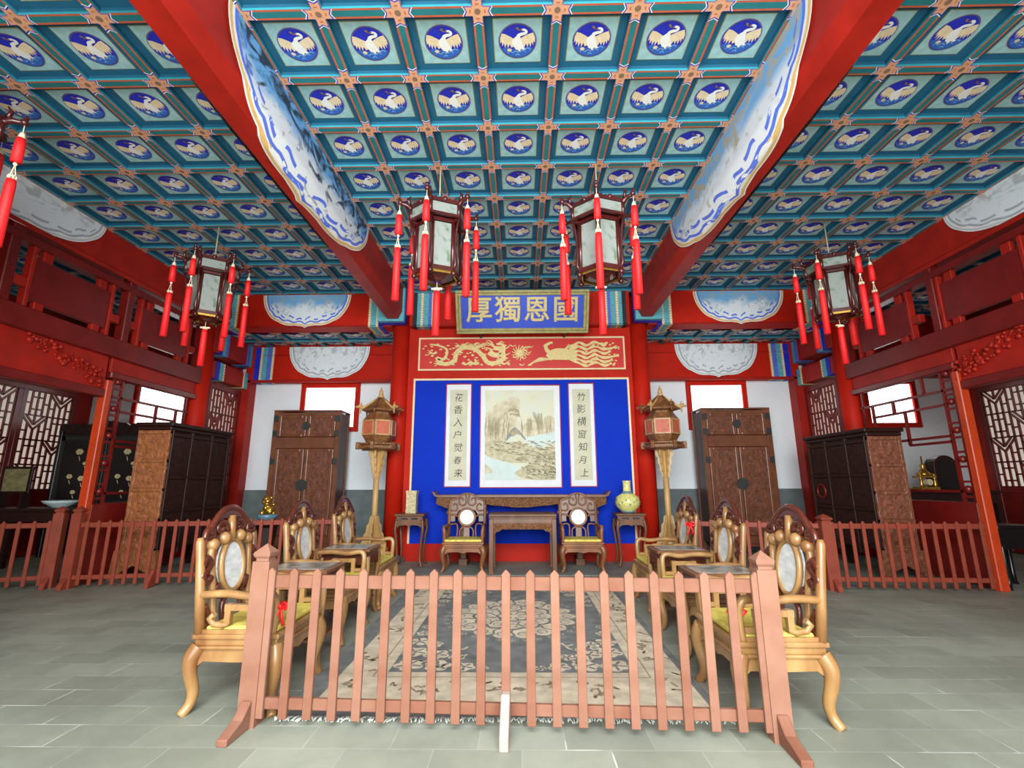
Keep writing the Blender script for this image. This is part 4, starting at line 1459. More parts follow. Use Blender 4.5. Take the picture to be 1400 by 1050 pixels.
# ------------------------------------------------------------------ tables
def make_tea_table(label):
    r = empty('tea_table', (0, 0, 0), 0, label, 'table', 'tea tables between the armchairs')
    w, d, h = 0.26, 0.20, 0.69
    MB().box(-w, w, -d, d, h - 0.035, h).build('frame', M['wood_mid'], r, bevel=0.008)
    MB().box(-w + 0.04, w - 0.04, -d + 0.04, d - 0.04, h, h + 0.004).build('stone_top', M['slate_top'], r)
    b = MB()
    b.box(-w + 0.025, w - 0.025, -d + 0.025, d - 0.025, h - 0.075, h - 0.035)
    for sy in (-1, 1):
        pts = [(-w + 0.02, h - 0.075), (-w + 0.02, h - 0.20), (-w + 0.09, h - 0.15), (w - 0.09, h - 0.15), (w - 0.02, h - 0.20), (w - 0.02, h - 0.075)]
        b.prism(pts, lambda a, c, q, sy=sy: (a, sy * (d - 0.02) + q, c), -0.012, 0.012)
    for sx in (-1, 1):
        pts = [(-d + 0.02, h - 0.075), (-d + 0.02, h - 0.20), (-d + 0.08, h - 0.15), (d - 0.08, h - 0.15), (d - 0.02, h - 0.20), (d - 0.02, h - 0.075)]
        b.prism(pts, lambda a, c, q, sx=sx: (sx * (w - 0.02) + q, a, c), -0.012, 0.012)
    b.build('apron', M['wood_dark'], r)
    MB().box(-w + 0.03, w - 0.03, -d + 0.03, d - 0.03, 0.16, 0.185).build('shelf', M['wood_mid'], r, bevel=0.005)
    for sx in (-1, 1):
        for sy in (-1, 1):
            p = spline([(sx * (w - 0.03), sy * (d - 0.03), h - 0.08), (sx * (w - 0.02), sy * (d - 0.02), h - 0.2), (sx * (w - 0.035), sy * (d - 0.035), 0.3), (sx * (w - 0.035), sy * (d - 0.035), 0.08), (sx * (w - 0.01), sy * (d - 0.01), 0.0)], 4)
            MB().tube(p, [0.03 - 0.01 * min(1, i / 8) for i in range(len(p))], 8).build('leg', M['wood'], r)
    return r


t1 = make_tea_table('stone topped tea table between the near and middle left armchairs')
t1.location = (-1.77, 4.03, 0)
clone(t1, (-1.81, 5.22, 0), 0, 'stone topped tea table between the middle and farthest left armchairs')
clone(t1, (1.54, 3.87, 0), 0, 'stone topped tea table between the near and middle right armchairs')
clone(t1, (1.61, 5.10, 0), 0, 'stone topped tea table between the middle and farthest right armchairs')

# altar table against the screen
al = empty('altar_table', (0.01, 8.46, 0), 0, 'long carved altar table with upturned ends under the scrolls', 'table')
MB().prism([(-1.50, 1.13), (-1.44, 1.105), (1.44, 1.105), (1.50, 1.13), (1.545, 1.215), (1.50, 1.205), (1.46, 1.155), (-1.46, 1.155), (-1.50, 1.205), (-1.545, 1.215)],
           lambda a, c, q: (a, q, c), -0.2, 0.2).build('top', M['wood_mid'], al, bevel=0.006)
pts = [(-1.46, 1.105), (-1.46, 1.0)]
for i in range(21):
    x = -1.2 + 2.4 * i / 20
    z = 0.995 - 0.055 * max(0, 1 - abs(x) / 0.6) - 0.012 * abs(sin(i * 1.9))
    if abs(x) > 0.85: z -= 0.10 * (abs(x) - 0.85) / 0.35
    pts.append((x, z))
pts += [(1.46, 1.0), (1.46, 1.105)]
ap = MB().prism(pts, lambda a, c, q: (a, -0.15 + q, c), -0.02, 0.02)
ap.build('apron', M['wood_relief'], al)
for sx in (-1, 1):
    b = MB().box(sx * 0.985 - 0.05, sx * 0.985 + 0.05, -0.15, 0.15, 0.0, 1.11)
    b.box(sx * 0.985 - 0.075, sx * 0.985 + 0.075, -0.19, 0.19, 0.0, 0.11)
    b.prism([(0.06, 1.1), (0.33, 1.1), (0.30, 1.02), (0.2, 0.96), (0.13, 0.82), (0.06, 0.80)], lambda a, c, q, sx=sx: (sx * (0.985 + a), -0.15 + q, c), -0.015, 0.015)
    b.build('leg', M['wood_mid'], al, bevel=0.008)

# square table between the two rear chairs
sq = empty('square_table', (0.03, 7.86, 0), 0, 'square carved table between the two armchairs facing the hall', 'table')
w = 0.525; d = 0.36; h = 0.875
b = MB().box(-w, w, -d, d, h - 0.03, h).box(-w + 0.012, w - 0.012, -d + 0.012, d - 0.012, h - 0.07, h - 0.03).box(-w - 0.004, w + 0.004, -d - 0.004, d + 0.004, h - 0.052, h - 0.036)
b.build('top', M['wood_mid'], sq, bevel=0.005)
b = MB()
prof = [(-w + 0.04, h - 0.13), (-w + 0.04, h - 0.30), (-w + 0.09, h - 0.30), (-w + 0.12, h - 0.265), (-w + 0.17, h - 0.255), (-w + 0.2, h - 0.225), (w - 0.2, h - 0.225), (w - 0.17, h - 0.255), (w - 0.12, h - 0.265), (w - 0.09, h - 0.30), (w - 0.04, h - 0.30), (w - 0.04, h - 0.13)]
for sy in (-1, 1):
    b.prism(prof, lambda a, c, q, sy=sy: (a, sy * (d - 0.035) + q, c), -0.012, 0.012)
b.build('apron', M['wood_relief'], sq)
MB().box(-w + 0.015, w - 0.015, -d + 0.015, d - 0.015, h - 0.135, h - 0.07).build('waist', M['wood_mid'], sq)
for sx in (-1, 1):
    for sy in (-1, 1):
        MB().box(sx * (w - 0.04) - 0.035, sx * (w - 0.04) + 0.035, sy * (d - 0.04) - 0.035, sy * (d - 0.04) + 0.035, 0, h - 0.07).box(
            sx * (w - 0.045) - 0.042, sx * (w - 0.045) + 0.042, sy * (d - 0.045) - 0.042, sy * (d - 0.045) + 0.042, 0, 0.045).build('leg', M['wood_mid'], sq, bevel=0.006)


def make_stand(label):
    r = empty('vase_stand', (0, 0, 0), 0, label, 'stand', 'vase stands before the screen')
    w, h = 0.25, 0.85
    MB().box(-w, w, -w * 0.8, w * 0.8, h - 0.04, h).build('top', M['wood_mid'], r, bevel=0.01)
    b = MB().box(-w + 0.03, w - 0.03, -w * 0.8 + 0.03, w * 0.8 - 0.03, h - 0.11, h - 0.04)
    pts = [(-w + 0.03, h - 0.11), (-w + 0.03, h - 0.24), (-w + 0.09, h - 0.19), (-0.06, h - 0.18), (0, h - 0.2), (0.06, h - 0.18), (w - 0.09, h - 0.19), (w - 0.03, h - 0.24), (w - 0.03, h - 0.11)]
    b.prism(pts, lambda a, c, q: (a, -w * 0.8 + 0.025 + q, c), -0.012, 0.012)
    b.prism(pts, lambda a, c, q: (a, w * 0.8 - 0.025 + q, c), -0.012, 0.012)
    b.build('apron', M['wood_mid'], r)
    s = MB()
    for sx in (-1, 1):
        s.box(sx * 0.085 - 0.055, sx * 0.085 + 0.055, -w * 0.8 + 0.026, -w * 0.8 + 0.032, h - 0.095, h - 0.065)
    s.build('slot', M['black'], r)
    for sx in (-1, 1):
        for sy in (-1, 1):
            p = spline([(sx * (w - 0.04), sy * (w * 0.8 - 0.035), h - 0.1), (sx * (w - 0.02), sy * (w * 0.8 - 0.02), h - 0.25), (sx * (w - 0.04), sy * (w * 0.8 - 0.035), 0.45), (sx * (w - 0.06), sy * (w * 0.8 - 0.05), 0.15), (sx * (w - 0.02), sy * (w * 0.8 - 0.02), 0.0)], 4)
            MB().tube(p, [0.03 - 0.01 * min(1, i / 10) for i in range(len(p))], 8).build('leg', M['wood_mid'], r)
    return r


s1 = make_stand('tall vase stand left of the altar table under the square brush pot')
s1.location = (-1.86, 8.26, 0)
clone(s1, (1.83, 8.26, 0), 0, 'tall vase stand right of the altar table under the yellow vase')
b = MB()
b.lathe([(0.0, 0), (0.10, 0.0), (0.12, 0.03), (0.19, 0.10), (0.21, 0.18), (0.19, 0.26), (0.10, 0.32), (0.068, 0.36), (0.064, 0.50), (0.075, 0.53), (0.066, 0.535), (0.05, 0.49)], (0, 0, 0), 24, 0)
for i in range(20):
    a = TAU * i / 20
    b.ball((0.203 * cos(a), 0.203 * sin(a), 0.14 + 0.07 * ((i * 7) % 3) / 2), 0.014, 1, 6, 4)
v = b.build('vase', [M['vase_yellow'], M['vase_blue']])
MB().lathe([(0.105, 0.0), (0.123, 0.03), (0.118, 0.035), (0.1, 0.0)], (0, 0, 0.001), 24).lathe([(0.103, 0.315), (0.075, 0.352), (0.07, 0.355)], (0, 0, 0.003), 24).build('blue_band', M['vase_blue'], v)
v.location = (1.82, 8.24, 0.851)
tag(v, 'yellow globular vase with a tall neck on the right stand', 'vase')
b = MB()
b.lathe([(0.0, 0), (0.12, 0.0), (0.125, 0.05), (0.118, 0.06), (0.118, 0.32), (0.128, 0.33), (0.13, 0.375), (0.115, 0.375), (0.105, 0.33)], (0, 0, 0), 4, 0, False, pi / 4)
p = b.build('brush_pot', [M['vase_brush']])
p.location = (-1.86, 8.24, 0.851)
tag(p, 'square cream brush pot on the left stand', 'pot')


# ------------------------------------------------------------------ standing lanterns
def make_standing(label):
    r = empty('standing_lantern', (0, 0, 0), 0, label, 'lantern', 'standing wooden lanterns flanking the screen')
    HX = pi / 6
    b = MB()
    b.lathe([(0.28, 0), (0.28, 0.05), (0.22, 0.07), (0.22, 0.2), (0.26, 0.22), (0.26, 0.30), (0.1, 0.34), (0.08, 0.40)], (0, 0, 0), 6, 0, False, HX)
    b.build('base', M['straw'], r, bevel=0.005)
    k = MB()
    for q in range(6):
        a = TAU * q / 6 + HX
        pts = [(0.03, 0.32), (0.21, 0.32), (0.22, 0.37), (0.18, 0.42), (0.165, 0.52), (0.13, 0.56), (0.125, 0.66), (0.09, 0.70), (0.075, 0.80), (0.03, 0.84)]
        k.prism(pts, lambda u, z, t, a=a: (u * cos(a) - t * sin(a), u * sin(a) + t * cos(a), z), -0.015, 0.015)
    k.build('foot_bracket', M['straw'], r)
    MB().lathe([(0.055, 0.33), (0.05, 0.9), (0.048, 1.92)], (0, 0, 0), 12).build('pole', M['straw'], r)
    k = MB()
    for q in range(6):
        a = TAU * q / 6 + HX
        pts = [(0.03, 1.42), (0.06, 1.44), (0.065, 1.52), (0.09, 1.55), (0.085, 1.63), (0.115, 1.68), (0.11, 1.76), (0.145, 1.81), (0.15, 1.93), (0.03, 1.93)]
        k.prism(pts, lambda u, z, t, a=a: (u * cos(a) - t * sin(a), u * sin(a) + t * cos(a), z), -0.014, 0.014)
    k.build('head_bracket', M['straw'], r)
    pf = MB()
    pf.lathe([(0.2, 1.90), (0.30, 1.92), (0.31, 1.96), (0.2, 1.965)], (0, 0, 0), 6, 0, False, HX)
    for q in range(6):
        a = TAU * q / 6
        Mx = Matrix.Rotation(a, 4, 'Z')
        pf.cbox((0.285, 0, 1.955), (0.05, 0.30, 0.05), 0, Mx)
        pf.cbox((0.285, 0, 2.01), (0.03, 0.30, 0.03), 0, Mx)
        a2 = a + HX
        pf.cbox((0.335, 0, 1.975), (0.08, 0.06, 0.12), 0, Matrix.Rotation(a2, 4, 'Z'))
    pf.build('gallery', M['bronze'], r, bevel=0.004)
    bd = MB().lathe([(0.17, 1.96), (0.2, 2.02), (0.275, 2.14), (0.285, 2.15), (0.285, 2.42), (0.275, 2.43), (0.20, 2.53), (0.19, 2.6)], (0, 0, 0), 6, 0, False, HX)
    bo = bd.build('lamp_body', M['bronze'], r, bevel=0.004)
    for q in range(6):
        a = TAU * q / 6
        g = MB()
        Mx = Matrix.Rotation(a, 4, 'Z')
        g.cbox((0.249, 0, 2.285), (0.008, 0.225, 0.225), 0, Mx)
        for zz in (2.165, 2.405):
            g.cbox((0.252, 0, zz), (0.016, 0.26, 0.02), 1, Mx)
        for yy in (-0.12, 0.12):
            g.cbox((0.252, yy, 2.285), (0.016, 0.02, 0.25), 1, Mx)
        g.build('lamp_panel', [M['lamp_panel'], M['straw']], bo)
    rf = MB()
    prof = [(0.20, 2.555), (0.315, 2.585), (0.32, 2.60), (0.24, 2.655), (0.16, 2.72), (0.09, 2.80), (0.045, 2.84)]
    rf.lathe(prof, (0, 0, 0), 6, 0, False, HX)
    ro = rf.build('roof', M['bronze'], r)
    for q in range(6):
        a = TAU * q / 6 + HX
        dh = MB()
        c, s = cos(a), sin(a)
        dh.tube([(u * c, u * s, z) for u, z in ((0.05, 2.83), (0.16, 2.735), (0.24, 2.67), (0.31, 2.63), (0.35, 2.65))], [0.014, 0.018, 0.02, 0.03, 0.022], 6)
        dh.ball((0.345 * c, 0.345 * s, 2.655), 0.04, 0, 8, 5)
        dh.tube([(0.345 * c, 0.345 * s, 2.66), (0.40 * c, 0.40 * s, 2.635), (0.42 * c, 0.42 * s, 2.645)], [0.028, 0.02, 0.012], 6)
        dh.tube([(0.335 * c, 0.335 * s, 2.68), (0.325 * c, 0.325 * s, 2.71), (0.35 * c, 0.35 * s, 2.725)], [0.012, 0.01, 0.005], 5)
        dh.tube([(0.34 * c, 0.34 * s, 2.63), (0.33 * c, 0.33 * s, 2.57), (0.34 * c, 0.34 * s, 2.53)], [0.014, 0.016, 0.006], 5)
        dh.build('dragon_head', M['straw'] if q % 2 else M['bronze'], ro)
    MB().lathe([(0.045, 2.83), (0.06, 2.85), (0.035, 2.87), (0.045, 2.90), (0.03, 2.93), (0.034, 2.95), (0.015, 2.98), (0.006, 3.02)], (0, 0, 0), 10).build('finial', M['straw'], ro)
    return r


sl = make_standing('tall wooden lantern on a pole left of the blue screen')
sl.location = (-2.46, 8.12, 0)
clone(sl, (2.46, 8.12, 0), R(14), 'tall wooden lantern on a pole right of the blue screen')


# ------------------------------------------------------------------ hanging palace lanterns
def tassel_mesh(two=True, L=0.95):
    """double tassel hanging from the origin"""
    b = MB()
    b.tube([(0, 0, 0), (0, 0, -0.12)], 0.004, 5, 1)
    z = -0.10
    b.lathe([(0.008, z + 0.02), (0.02, z), (0.026, z - 0.03), (0.03, z - 0.045)], (0, 0, 0), 8, 1)
    if two:
        b.lathe([(0.030, z - 0.04), (0.037, z - 0.10), (0.039, z - 0.27), (0.0, z - 0.272)], (0, 0, 0), 10, 0)
        z2 = z - 0.27
        b.ball((0, 0, z2 - 0.02), 0.016, 1, 8, 5)
        for k in range(3):
            a = TAU * k / 3
            b.tube([(0, 0, z2 - 0.02), (0.02 * cos(a), 0.02 * sin(a), z2 - 0.14)], 0.004, 4, 1)
        z3 = z2 - 0.14
    else:
        z3 = z
    for k in range(6):
        a = TAU * k / 6
        b.ball((0.022 * cos(a), 0.022 * sin(a), z3), 0.013, 1, 6, 4)
        b.ball((0.022 * cos(a), 0.022 * sin(a), z3 - 0.022), 0.012, 1, 6, 4)
    b.lathe([(0.032, z3 - 0.025), (0.037, z3 - 0.08), (0.040, -L + 0.0), (0.0, -L - 0.004)], (0, 0, 0), 10, 0)
    return b


TM = [M['tassel'], M['bead']]
tass_a = tassel_mesh(True, 1.14).build('tassel', TM)
tass_b = tassel_mesh(False, 0.64).build('tassel', TM)
ME_A, ME_B = tass_a.data, tass_b.data
bpy.data.objects.remove(tass_a); bpy.data.objects.remove(tass_b)


def child_mesh(name, me, parent, loc, rz=0):
    o = bpy.data.objects.new(name, me)
    COL.objects.link(o)
    o.parent = parent
    o.location = loc
    o.rotation_euler = (0, 0, rz)
    return o


def make_palace(label):
    """hexagonal lantern, origin at the ceiling hook"""
    r = empty('palace_lantern', (0, 0, 0), 0, label, 'lantern', 'hanging palace lanterns')
    rot = R(23)
    zb, zm, zt = -1.36, -0.79, -0.60       # body bottom, waist, top
    MB().tube([(0.0, 0, 0.05), (0, 0, -0.50)], 0.008, 6).build('cord', M['cord'], r)
    f = MB()
    r1, r2 = 0.235, 0.315
    pos = lambda rad, k, z: (rad * cos(rot + TAU * k / 6), rad * sin(rot + TAU * k / 6), z)
    for k in range(6):
        f.tube([pos(r1, k, zb), pos(r1, k, zm)], 0.026, 6)
        f.tube([pos(r2, k, zm + 0.03), pos(r2, k, zt)], 0.024, 6)
        for z, rad, q in ((zb, r1, 0.05), (zm, r1, 0.045), (zm + 0.03, r2, 0.03), (zt, r2, 0.04)):
            f.bar(pos(rad, k, z), pos(rad, (k + 1) % 6, z), 0.035, q)
        f.bar(pos(r1, k, zm), pos(r2, k, zm + 0.03), 0.03, 0.03)
        # fret bracket beside each lower post
        f.tube([pos(r1 + 0.01, k, zb - 0.02), pos(r1 + 0.045, k, zb + 0.05), pos(r1 + 0.03, k, zb + 0.22), pos(r1 + 0.055, k, zm - 0.1), pos(r2, k, zm)], [0.014, 0.02, 0.012, 0.014, 0.016], 6)
        f.ball(pos(r1 + 0.02, k, zb - 0.05), 0.034, 0, 8, 5)
        # scalloped crest over the top rail
        a, c = Vector(pos(r2, k, zt)), Vector(pos(r2, (k + 1) % 6, zt))
        for q in range(1, 6):
            p = a.lerp(c, q / 6)
            f.ball((p.x, p.y, p.z + 0.02), 0.022 + 0.012 * (q == 3), 0, 6, 4)
    f.lathe([(r1 - 0.01, zb), (0.12, zb - 0.06), (0.05, zb - 0.08)], (0, 0, 0), 6, 0, False, rot)
    f.lathe([(r2, zt), (0.16, zt + 0.05), (0.05, zt + 0.1), (0.01, zt + 0.16)], (0, 0, 0), 6, 0, False, rot)
    f.build('frame', M['lantern_wood'], r)
    e = MB()
    for k in range(6):
        p, q = Vector(pos(r1, k, zb)), Vector(pos(r1, (k + 1) % 6, zb))
        m = (p + q) / 2
        e.bar((p.x * 0.98, p.y * 0.98, zb - 0.035), (q.x * 0.98, q.y * 0.98, zb - 0.035), 0.012, 0.022)
    e.build('gilt_fringe', M['brass'], r)
    for k in range(6):
        for rad, z0, z1, ins in ((r1, zb + 0.03, zm - 0.03, 0.024), (r2, zm + 0.05, zt - 0.025, 0.022)):
            a, c = Vector(pos(rad, k, 0)), Vector(pos(rad, (k + 1) % 6, 0))
            t = (c - a).normalized()
            a2, c2 = a + t * ins, c - t * ins
            n = Vector((t.y, -t.x, 0))
            g = MB()
            g.box(0, (c2 - a2).length, -0.004, 0.004, z0, z1, 0, Matrix.Translation(a2) @ Matrix.Rotation(math.atan2(t.y, t.x), 4, 'Z'))
            g.build('glass_panel', M['lamp_glass'], r)
    for k in range(6):
        ang = rot + TAU * k / 6
        c, s = cos(ang), sin(ang)
        a = MB()
        pts = spline([(r2 * c, r2 * s, zt - 0.02), ((r2 + 0.05) * c, (r2 + 0.05) * s, zt + 0.02), ((r2 + 0.11) * c, (r2 + 0.11) * s, zt + 0.03), ((r2 + 0.14) * c, (r2 + 0.14) * s, zt + 0.09)], 3)
        a.tube(pts, [0.03 - 0.014 * i / (len(pts) - 1) for i in range(len(pts))], 6)
        a.ball(((r2 + 0.125) * c, (r2 + 0.125) * s, zt + 0.035), 0.032, 0, 8, 5)
        a.tube([((r2 + 0.02) * c, (r2 + 0.02) * s, zt + 0.03), ((r2 + 0.04) * c, (r2 + 0.04) * s, zt + 0.10), ((r2 + 0.01) * c, (r2 + 0.01) * s, zt + 0.14)], [0.022, 0.018, 0.006], 6)
        a.build('dragon_arm', M['lantern_wood'], r)
        child_mesh('tassel', ME_A, r, ((r2 + 0.13) * c, (r2 + 0.13) * s, zt + 0.02), ang)
    child_mesh('tassel', ME_B, r, (0, 0, zb - 0.06))
    h = MB().bar((-0.06, 0, zb - 0.16), (0.06, 0, zb - 0.16), 0.02, 0.02)
    h.build('hanger_bar', M['bead'], r)
    return r


pn = make_palace('hanging palace lantern left of the blue name board')
pn.location = (-0.91, 4.83, CZ)
clone(pn, (0.90, 4.83, CZ), R(-4), 'hanging palace lantern right of the blue name board')
clone(pn, (-4.32, 6.06, CZ), R(12), 'hanging palace lantern over the left bay by the carved partition')
clone(pn, (4.40, 6.2, CZ), R(13), 'hanging palace lantern over the right bay by the carved partition')
clone(pn, (-4.62, 3.16, CZ), R(12), 'hanging palace lantern cut by the left edge of the view')


# ------------------------------------------------------------------ picket fences
def fence(name, p0, p1, n, label, mt, zb, zt, rails, posts, feet, pw=0.045, first=0.0, last=0.0, pt=0.022):
    p0 = Vector(p0); p1 = Vector(p1)
    L = (p1 - p0).length
    rz = math.atan2(p1.y - p0.y, p1.x - p0.x)
    r = empty(name, (p0.x, p0.y, 0), rz, label, 'fence')
    me = None
    for i in range(n):
        x = first + (L - first - last) * i / (n - 1)
        if me is None:
            b = MB().prism([(-pw / 2, zb), (pw / 2, zb), (pw / 2, zt - 0.025), (0, zt), (-pw / 2, zt - 0.025)], lambda a, c, q: (a, q, c), -pt, 0.0)
            o = b.build('picket', mt, r, bevel=0.003)
            me = o.data
            o.location = (x, 0, 0)
        else:
            o = bpy.data.objects.new('picket', me); COL.objects.link(o); o.parent = r; o.location = (x, 0, 0)
            bb = o.modifiers.new('bevel', 'BEVEL'); bb.width = 0.003; bb.limit_method = 'ANGLE'
    for z0, z1 in rails:
        MB().box(0, L, 0.0, 0.03, z0, z1).build('rail', mt, r, bevel=0.004)
    for x, w, h, foot in posts:
        b = MB().box(x - w / 2, x + w / 2, -0.03, w - 0.03, 0.0, h - 0.10)
        b.lathe([(w * 0.52, h - 0.10), (w * 0.52, h - 0.085), (w * 0.66, h - 0.07), (w * 0.70, h - 0.05), (0.0, h)], (x, w / 2 - 0.03, 0), 4, 0, False, pi / 4)
        po = b.build('post', mt, r, bevel=0.005)
        if foot:
            MB().prism([(-foot, 0.0), (0.03, 0.0), (0.03, 0.15), (-0.03, 0.14), (-0.10, 0.075), (-foot, 0.035)], lambda y, z, q, x=x: (x + q, y - 0.01, z), -0.03, 0.03).build('foot', mt, r, bevel=0.005)
    for x, foot, hh, fm in feet:
        MB().prism([(-foot, 0.0), (0.0, 0.0), (0.0, hh), (-0.05, hh), (-foot, 0.06)], lambda y, z, q, x=x: (x + q, y - 0.023, z), -0.024, 0.024).build('foot', fm, r, bevel=0.005)
    return r


fence('picket_fence', (-1.555, 2.985), (1.375, 2.855), 21, 'red picket fence across the front of the rug', M['fence'], 0.045, 0.855, ((0.735, 0.81), (0.085, 0.145)),
      [(-0.01, 0.105, 0.99, 0.22), (2.943, 0.105, 0.965, 0.24)], [(1.47, 0.17, 0.22, M['fence_pale'])], 0.05, 0.055, 0.05)
fence('picket_fence', (-6.0, 6.50), (-2.62, 7.02), 24, 'brick red picket fence across the left bay behind the left armchairs', M['fence_back'], 0.04, 0.875, ((0.775, 0.84), (0.11, 0.165)),
      [(-0.02, 0.12, 1.06, 0.12), (3.35, 0.07, 0.9, 0)], [(1.05, 0.16, 0.22, M['fence_back'])], 0.042, 0.12, 0.1)
fence('picket_fence', (-7.5, 6.1), (-6.28, 6.52), 8, 'short brick red picket fence at the far left edge', M['fence_back'], 0.04, 0.875, ((0.775, 0.84), (0.11, 0.165)),
      [(1.28, 0.12, 1.06, 0.12)], [], 0.042, 0.05, 0.1)
fence('picket_fence', (2.38, 6.84), (3.90, 6.45), 10, 'brick red picket fence behind the right armchairs', M['fence_back'], 0.04, 0.855, ((0.755, 0.82), (0.11, 0.165)),
      [(0.0, 0.07, 0.88, 0)], [], 0.042, 0.1, 0.1)
fence('picket_fence', (3.99, 6.43), (5.93, 6.33), 13, 'brick red picket fence across the right bay with a capped post', M['fence_back'], 0.04, 0.855, ((0.755, 0.82), (0.11, 0.165)),
      [(0.0, 0.15, 0.94, 0.12)], [], 0.042, 0.16, 0.06)

# ------------------------------------------------------------------ rug
rg = MB().box(-1.455, 1.205, 3.085, 7.34, 0.0, 0.010).build('rug', M['rug_dark'])
tag(rg, 'slate blue wool rug with a tan border and round medallion', 'rug')
RZ = 0.0105
b = MB()
f0 = lambda a, c: (a, c, RZ)
for x0, x1, y0, y1 in ((-1.30, -0.97, 3.20, 7.08), (0.82, 1.15, 3.20, 7.08), (-0.97, 0.82, 3.20, 3.74), (-0.97, 0.82, 6.73, 7.08)):
    b.poly([(x0, y0), (x1, y0), (x1, y1), (x0, y1)], f0, 0)
f1 = lambda a, c: (a, c, RZ + 0.0006)
f2 = lambda a, c: (a, c, RZ + 0.0012)
for x0, x1, y0, y1 in ((-1.06, -1.05, 3.66, 6.82), (0.90, 0.91, 3.66, 6.82), (-1.06, 0.91, 3.65, 3.66), (-1.06, 0.91, 6.82, 6.83)):
    b.poly([(x0, y0), (x1, y0), (x1, y1), (x0, y1)], f1, 1)
rnd = random.Random(21)
lev_ = lambda k: (lambda a, c: (a, c, RZ + 0.0005 + 0.00001 * k))
for k in range(170):      # faint sprays along the border
    s = rnd.random()
    if s < 0.6:
        x = rnd.choice((-1.19, 1.04)) + rnd.uniform(-0.09, 0.09); y = rnd.uniform(3.45, 7.0)
    else:
        x = rnd.uniform(-0.9, 0.8); y = rnd.choice((3.45, 6.96)) + rnd.uniform(-0.1, 0.1)
    q = sp2([(x, y), (x + rnd.uniform(-.04, .04), y + rnd.uniform(-.04, .04)), (x + rnd.uniform(-.05, .05), y + rnd.uniform(-.05, .05)), (x + rnd.uniform(-.07, .07), y + rnd.uniform(-.07, .07))], 4)
    b.ribbon(q, [0.006 + 0.016 * abs(sin(i * 1.1)) for i in range(len(q))], lev_(k), 1)
b.build('border', [M['rug_tan'], M['rug_pink']], rg)
b = MB()
cx, cy = -0.08, 5.2


def blossom(x, y, r, turn, petals=5):
    n_ = 30
    pts = []
    for i in range(n_):
        a = TAU * i / n_
        rr = r * (0.72 + 0.28 * abs(cos(petals * (a + turn) / 2)))
        pts.append((x + rr * cos(a), y + rr * sin(a)))
    b.poly(pts, f1, 0)
    for k in range(petals):
        a = turn + TAU * k / petals + pi / petals
        b.ribbon([(x + 0.25 * r * cos(a), y + 0.25 * r * sin(a)), (x + 0.8 * r * cos(a), y + 0.8 * r * sin(a))], 0.02, f2, 1)
    b.poly([(x + 0.2 * r * cos(TAU * i / 8), y + 0.2 * r * sin(TAU * i / 8)) for i in range(8)], f2, 1)


def petal_disc(r, lob, amp, m, fn, n_=144):
    b.poly([(cx + r * (1 - amp + amp * abs(cos(lob * TAU * i / n_ / 2))) * cos(TAU * i / n_), cy + 1.1 * r * (1 - amp + amp * abs(cos(lob * TAU * i / n_ / 2))) * sin(TAU * i / n_)) for i in range(n_)], fn, m)


lev = lambda k: (lambda a, c: (a, c, RZ + 0.0004 * k))
petal_disc(0.64, 18, 0.12, 0, lev(1))
for k in range(18):          # dark partings between the outer flowers
    a = TAU * (k + 0.5) / 18
    b.ribbon(sp2([(cx + q_ * cos(a + w_), cy + 1.1 * q_ * sin(a + w_)) for q_, w_ in ((0.40, 0.05), (0.47, -0.03), (0.56, 0.03), (0.6, 0.0))], 4), 0.022, lev(2), 1)
    a = TAU * k / 18
    b.ribbon([(cx + 0.545 * cos(a) + 0.045 * cos(q), cy + 1.1 * (0.53 * sin(a) + 0.045 * sin(q))) for q in [a + R(t) for t in range(20, 341, 32)]], 0.013, lev(2), 1)
petal_disc(0.425, 12, 0.10, 1, lev(3))
petal_disc(0.395, 12, 0.12, 0, lev(4))
for k in range(12):
    a = TAU * (k + 0.5) / 12
    b.ribbon(sp2([(cx + q_ * cos(a + w_), cy + 1.1 * q_ * sin(a + w_)) for q_, w_ in ((0.19, 0.1), (0.26, -0.08), (0.34, 0.06))], 4), 0.022, lev(5), 1)
    a = TAU * k / 12
    b.ribbon([(cx + 0.30 * cos(a) + 0.04 * cos(q), cy + 1.1 * (0.30 * sin(a) + 0.04 * sin(q))) for q in [a + R(t) for t in range(20, 341, 40)]], 0.012, lev(5), 1)
petal_disc(0.185, 8, 0.14, 1, lev(6))
petal_disc(0.155, 8, 0.16, 0, lev(7))
for k in range(8):
    a = TAU * (k + 0.5) / 8
    b.ribbon([(cx + 0.05 * cos(a), cy + 0.055 * sin(a)), (cx + 0.13 * cos(a), cy + 0.143 * sin(a))], 0.016, lev(8), 1)
for k in range(36):
    a = TAU * k / 36
    blossom(cx + 0.685 * cos(a), cy + 0.685 * 1.10 * sin(a), 0.03, a, 4)
for sx in (-1, 1):
    for sy in (-1, 1):
        x0 = -0.97 if sx < 0 else 0.82
        y0 = 3.74 if sy < 0 else 6.73
        for u, v, r_ in ((0.12, 0.12, 0.12), (0.34, 0.11, 0.11), (0.54, 0.09, 0.09), (0.11, 0.36, 0.11), (0.09, 0.58, 0.10), (0.29, 0.31, 0.11), (0.23, 0.52, 0.08), (0.46, 0.26, 0.07), (0.08, 0.78, 0.07), (0.68, 0.07, 0.05), (0.07, 0.95, 0.05)):
            blossom(x0 - sx * u, y0 - sy * v * 1.15, r_, u * 9 + v * 5, 5)
        for k in range(6):
            u, v = rnd.uniform(0.1, 0.5), rnd.uniform(0.1, 0.6)
            q = sp2([(x0 - sx * u, y0 - sy * v), (x0 - sx * (u + 0.06), y0 - sy * (v - 0.03)), (x0 - sx * (u + 0.1), y0 - sy * (v + 0.04))], 4)
            b.ribbon(q, 0.02, f1, 0)
b.build('medallion', [M['rug_tan'], M['rug_dark']], rg)
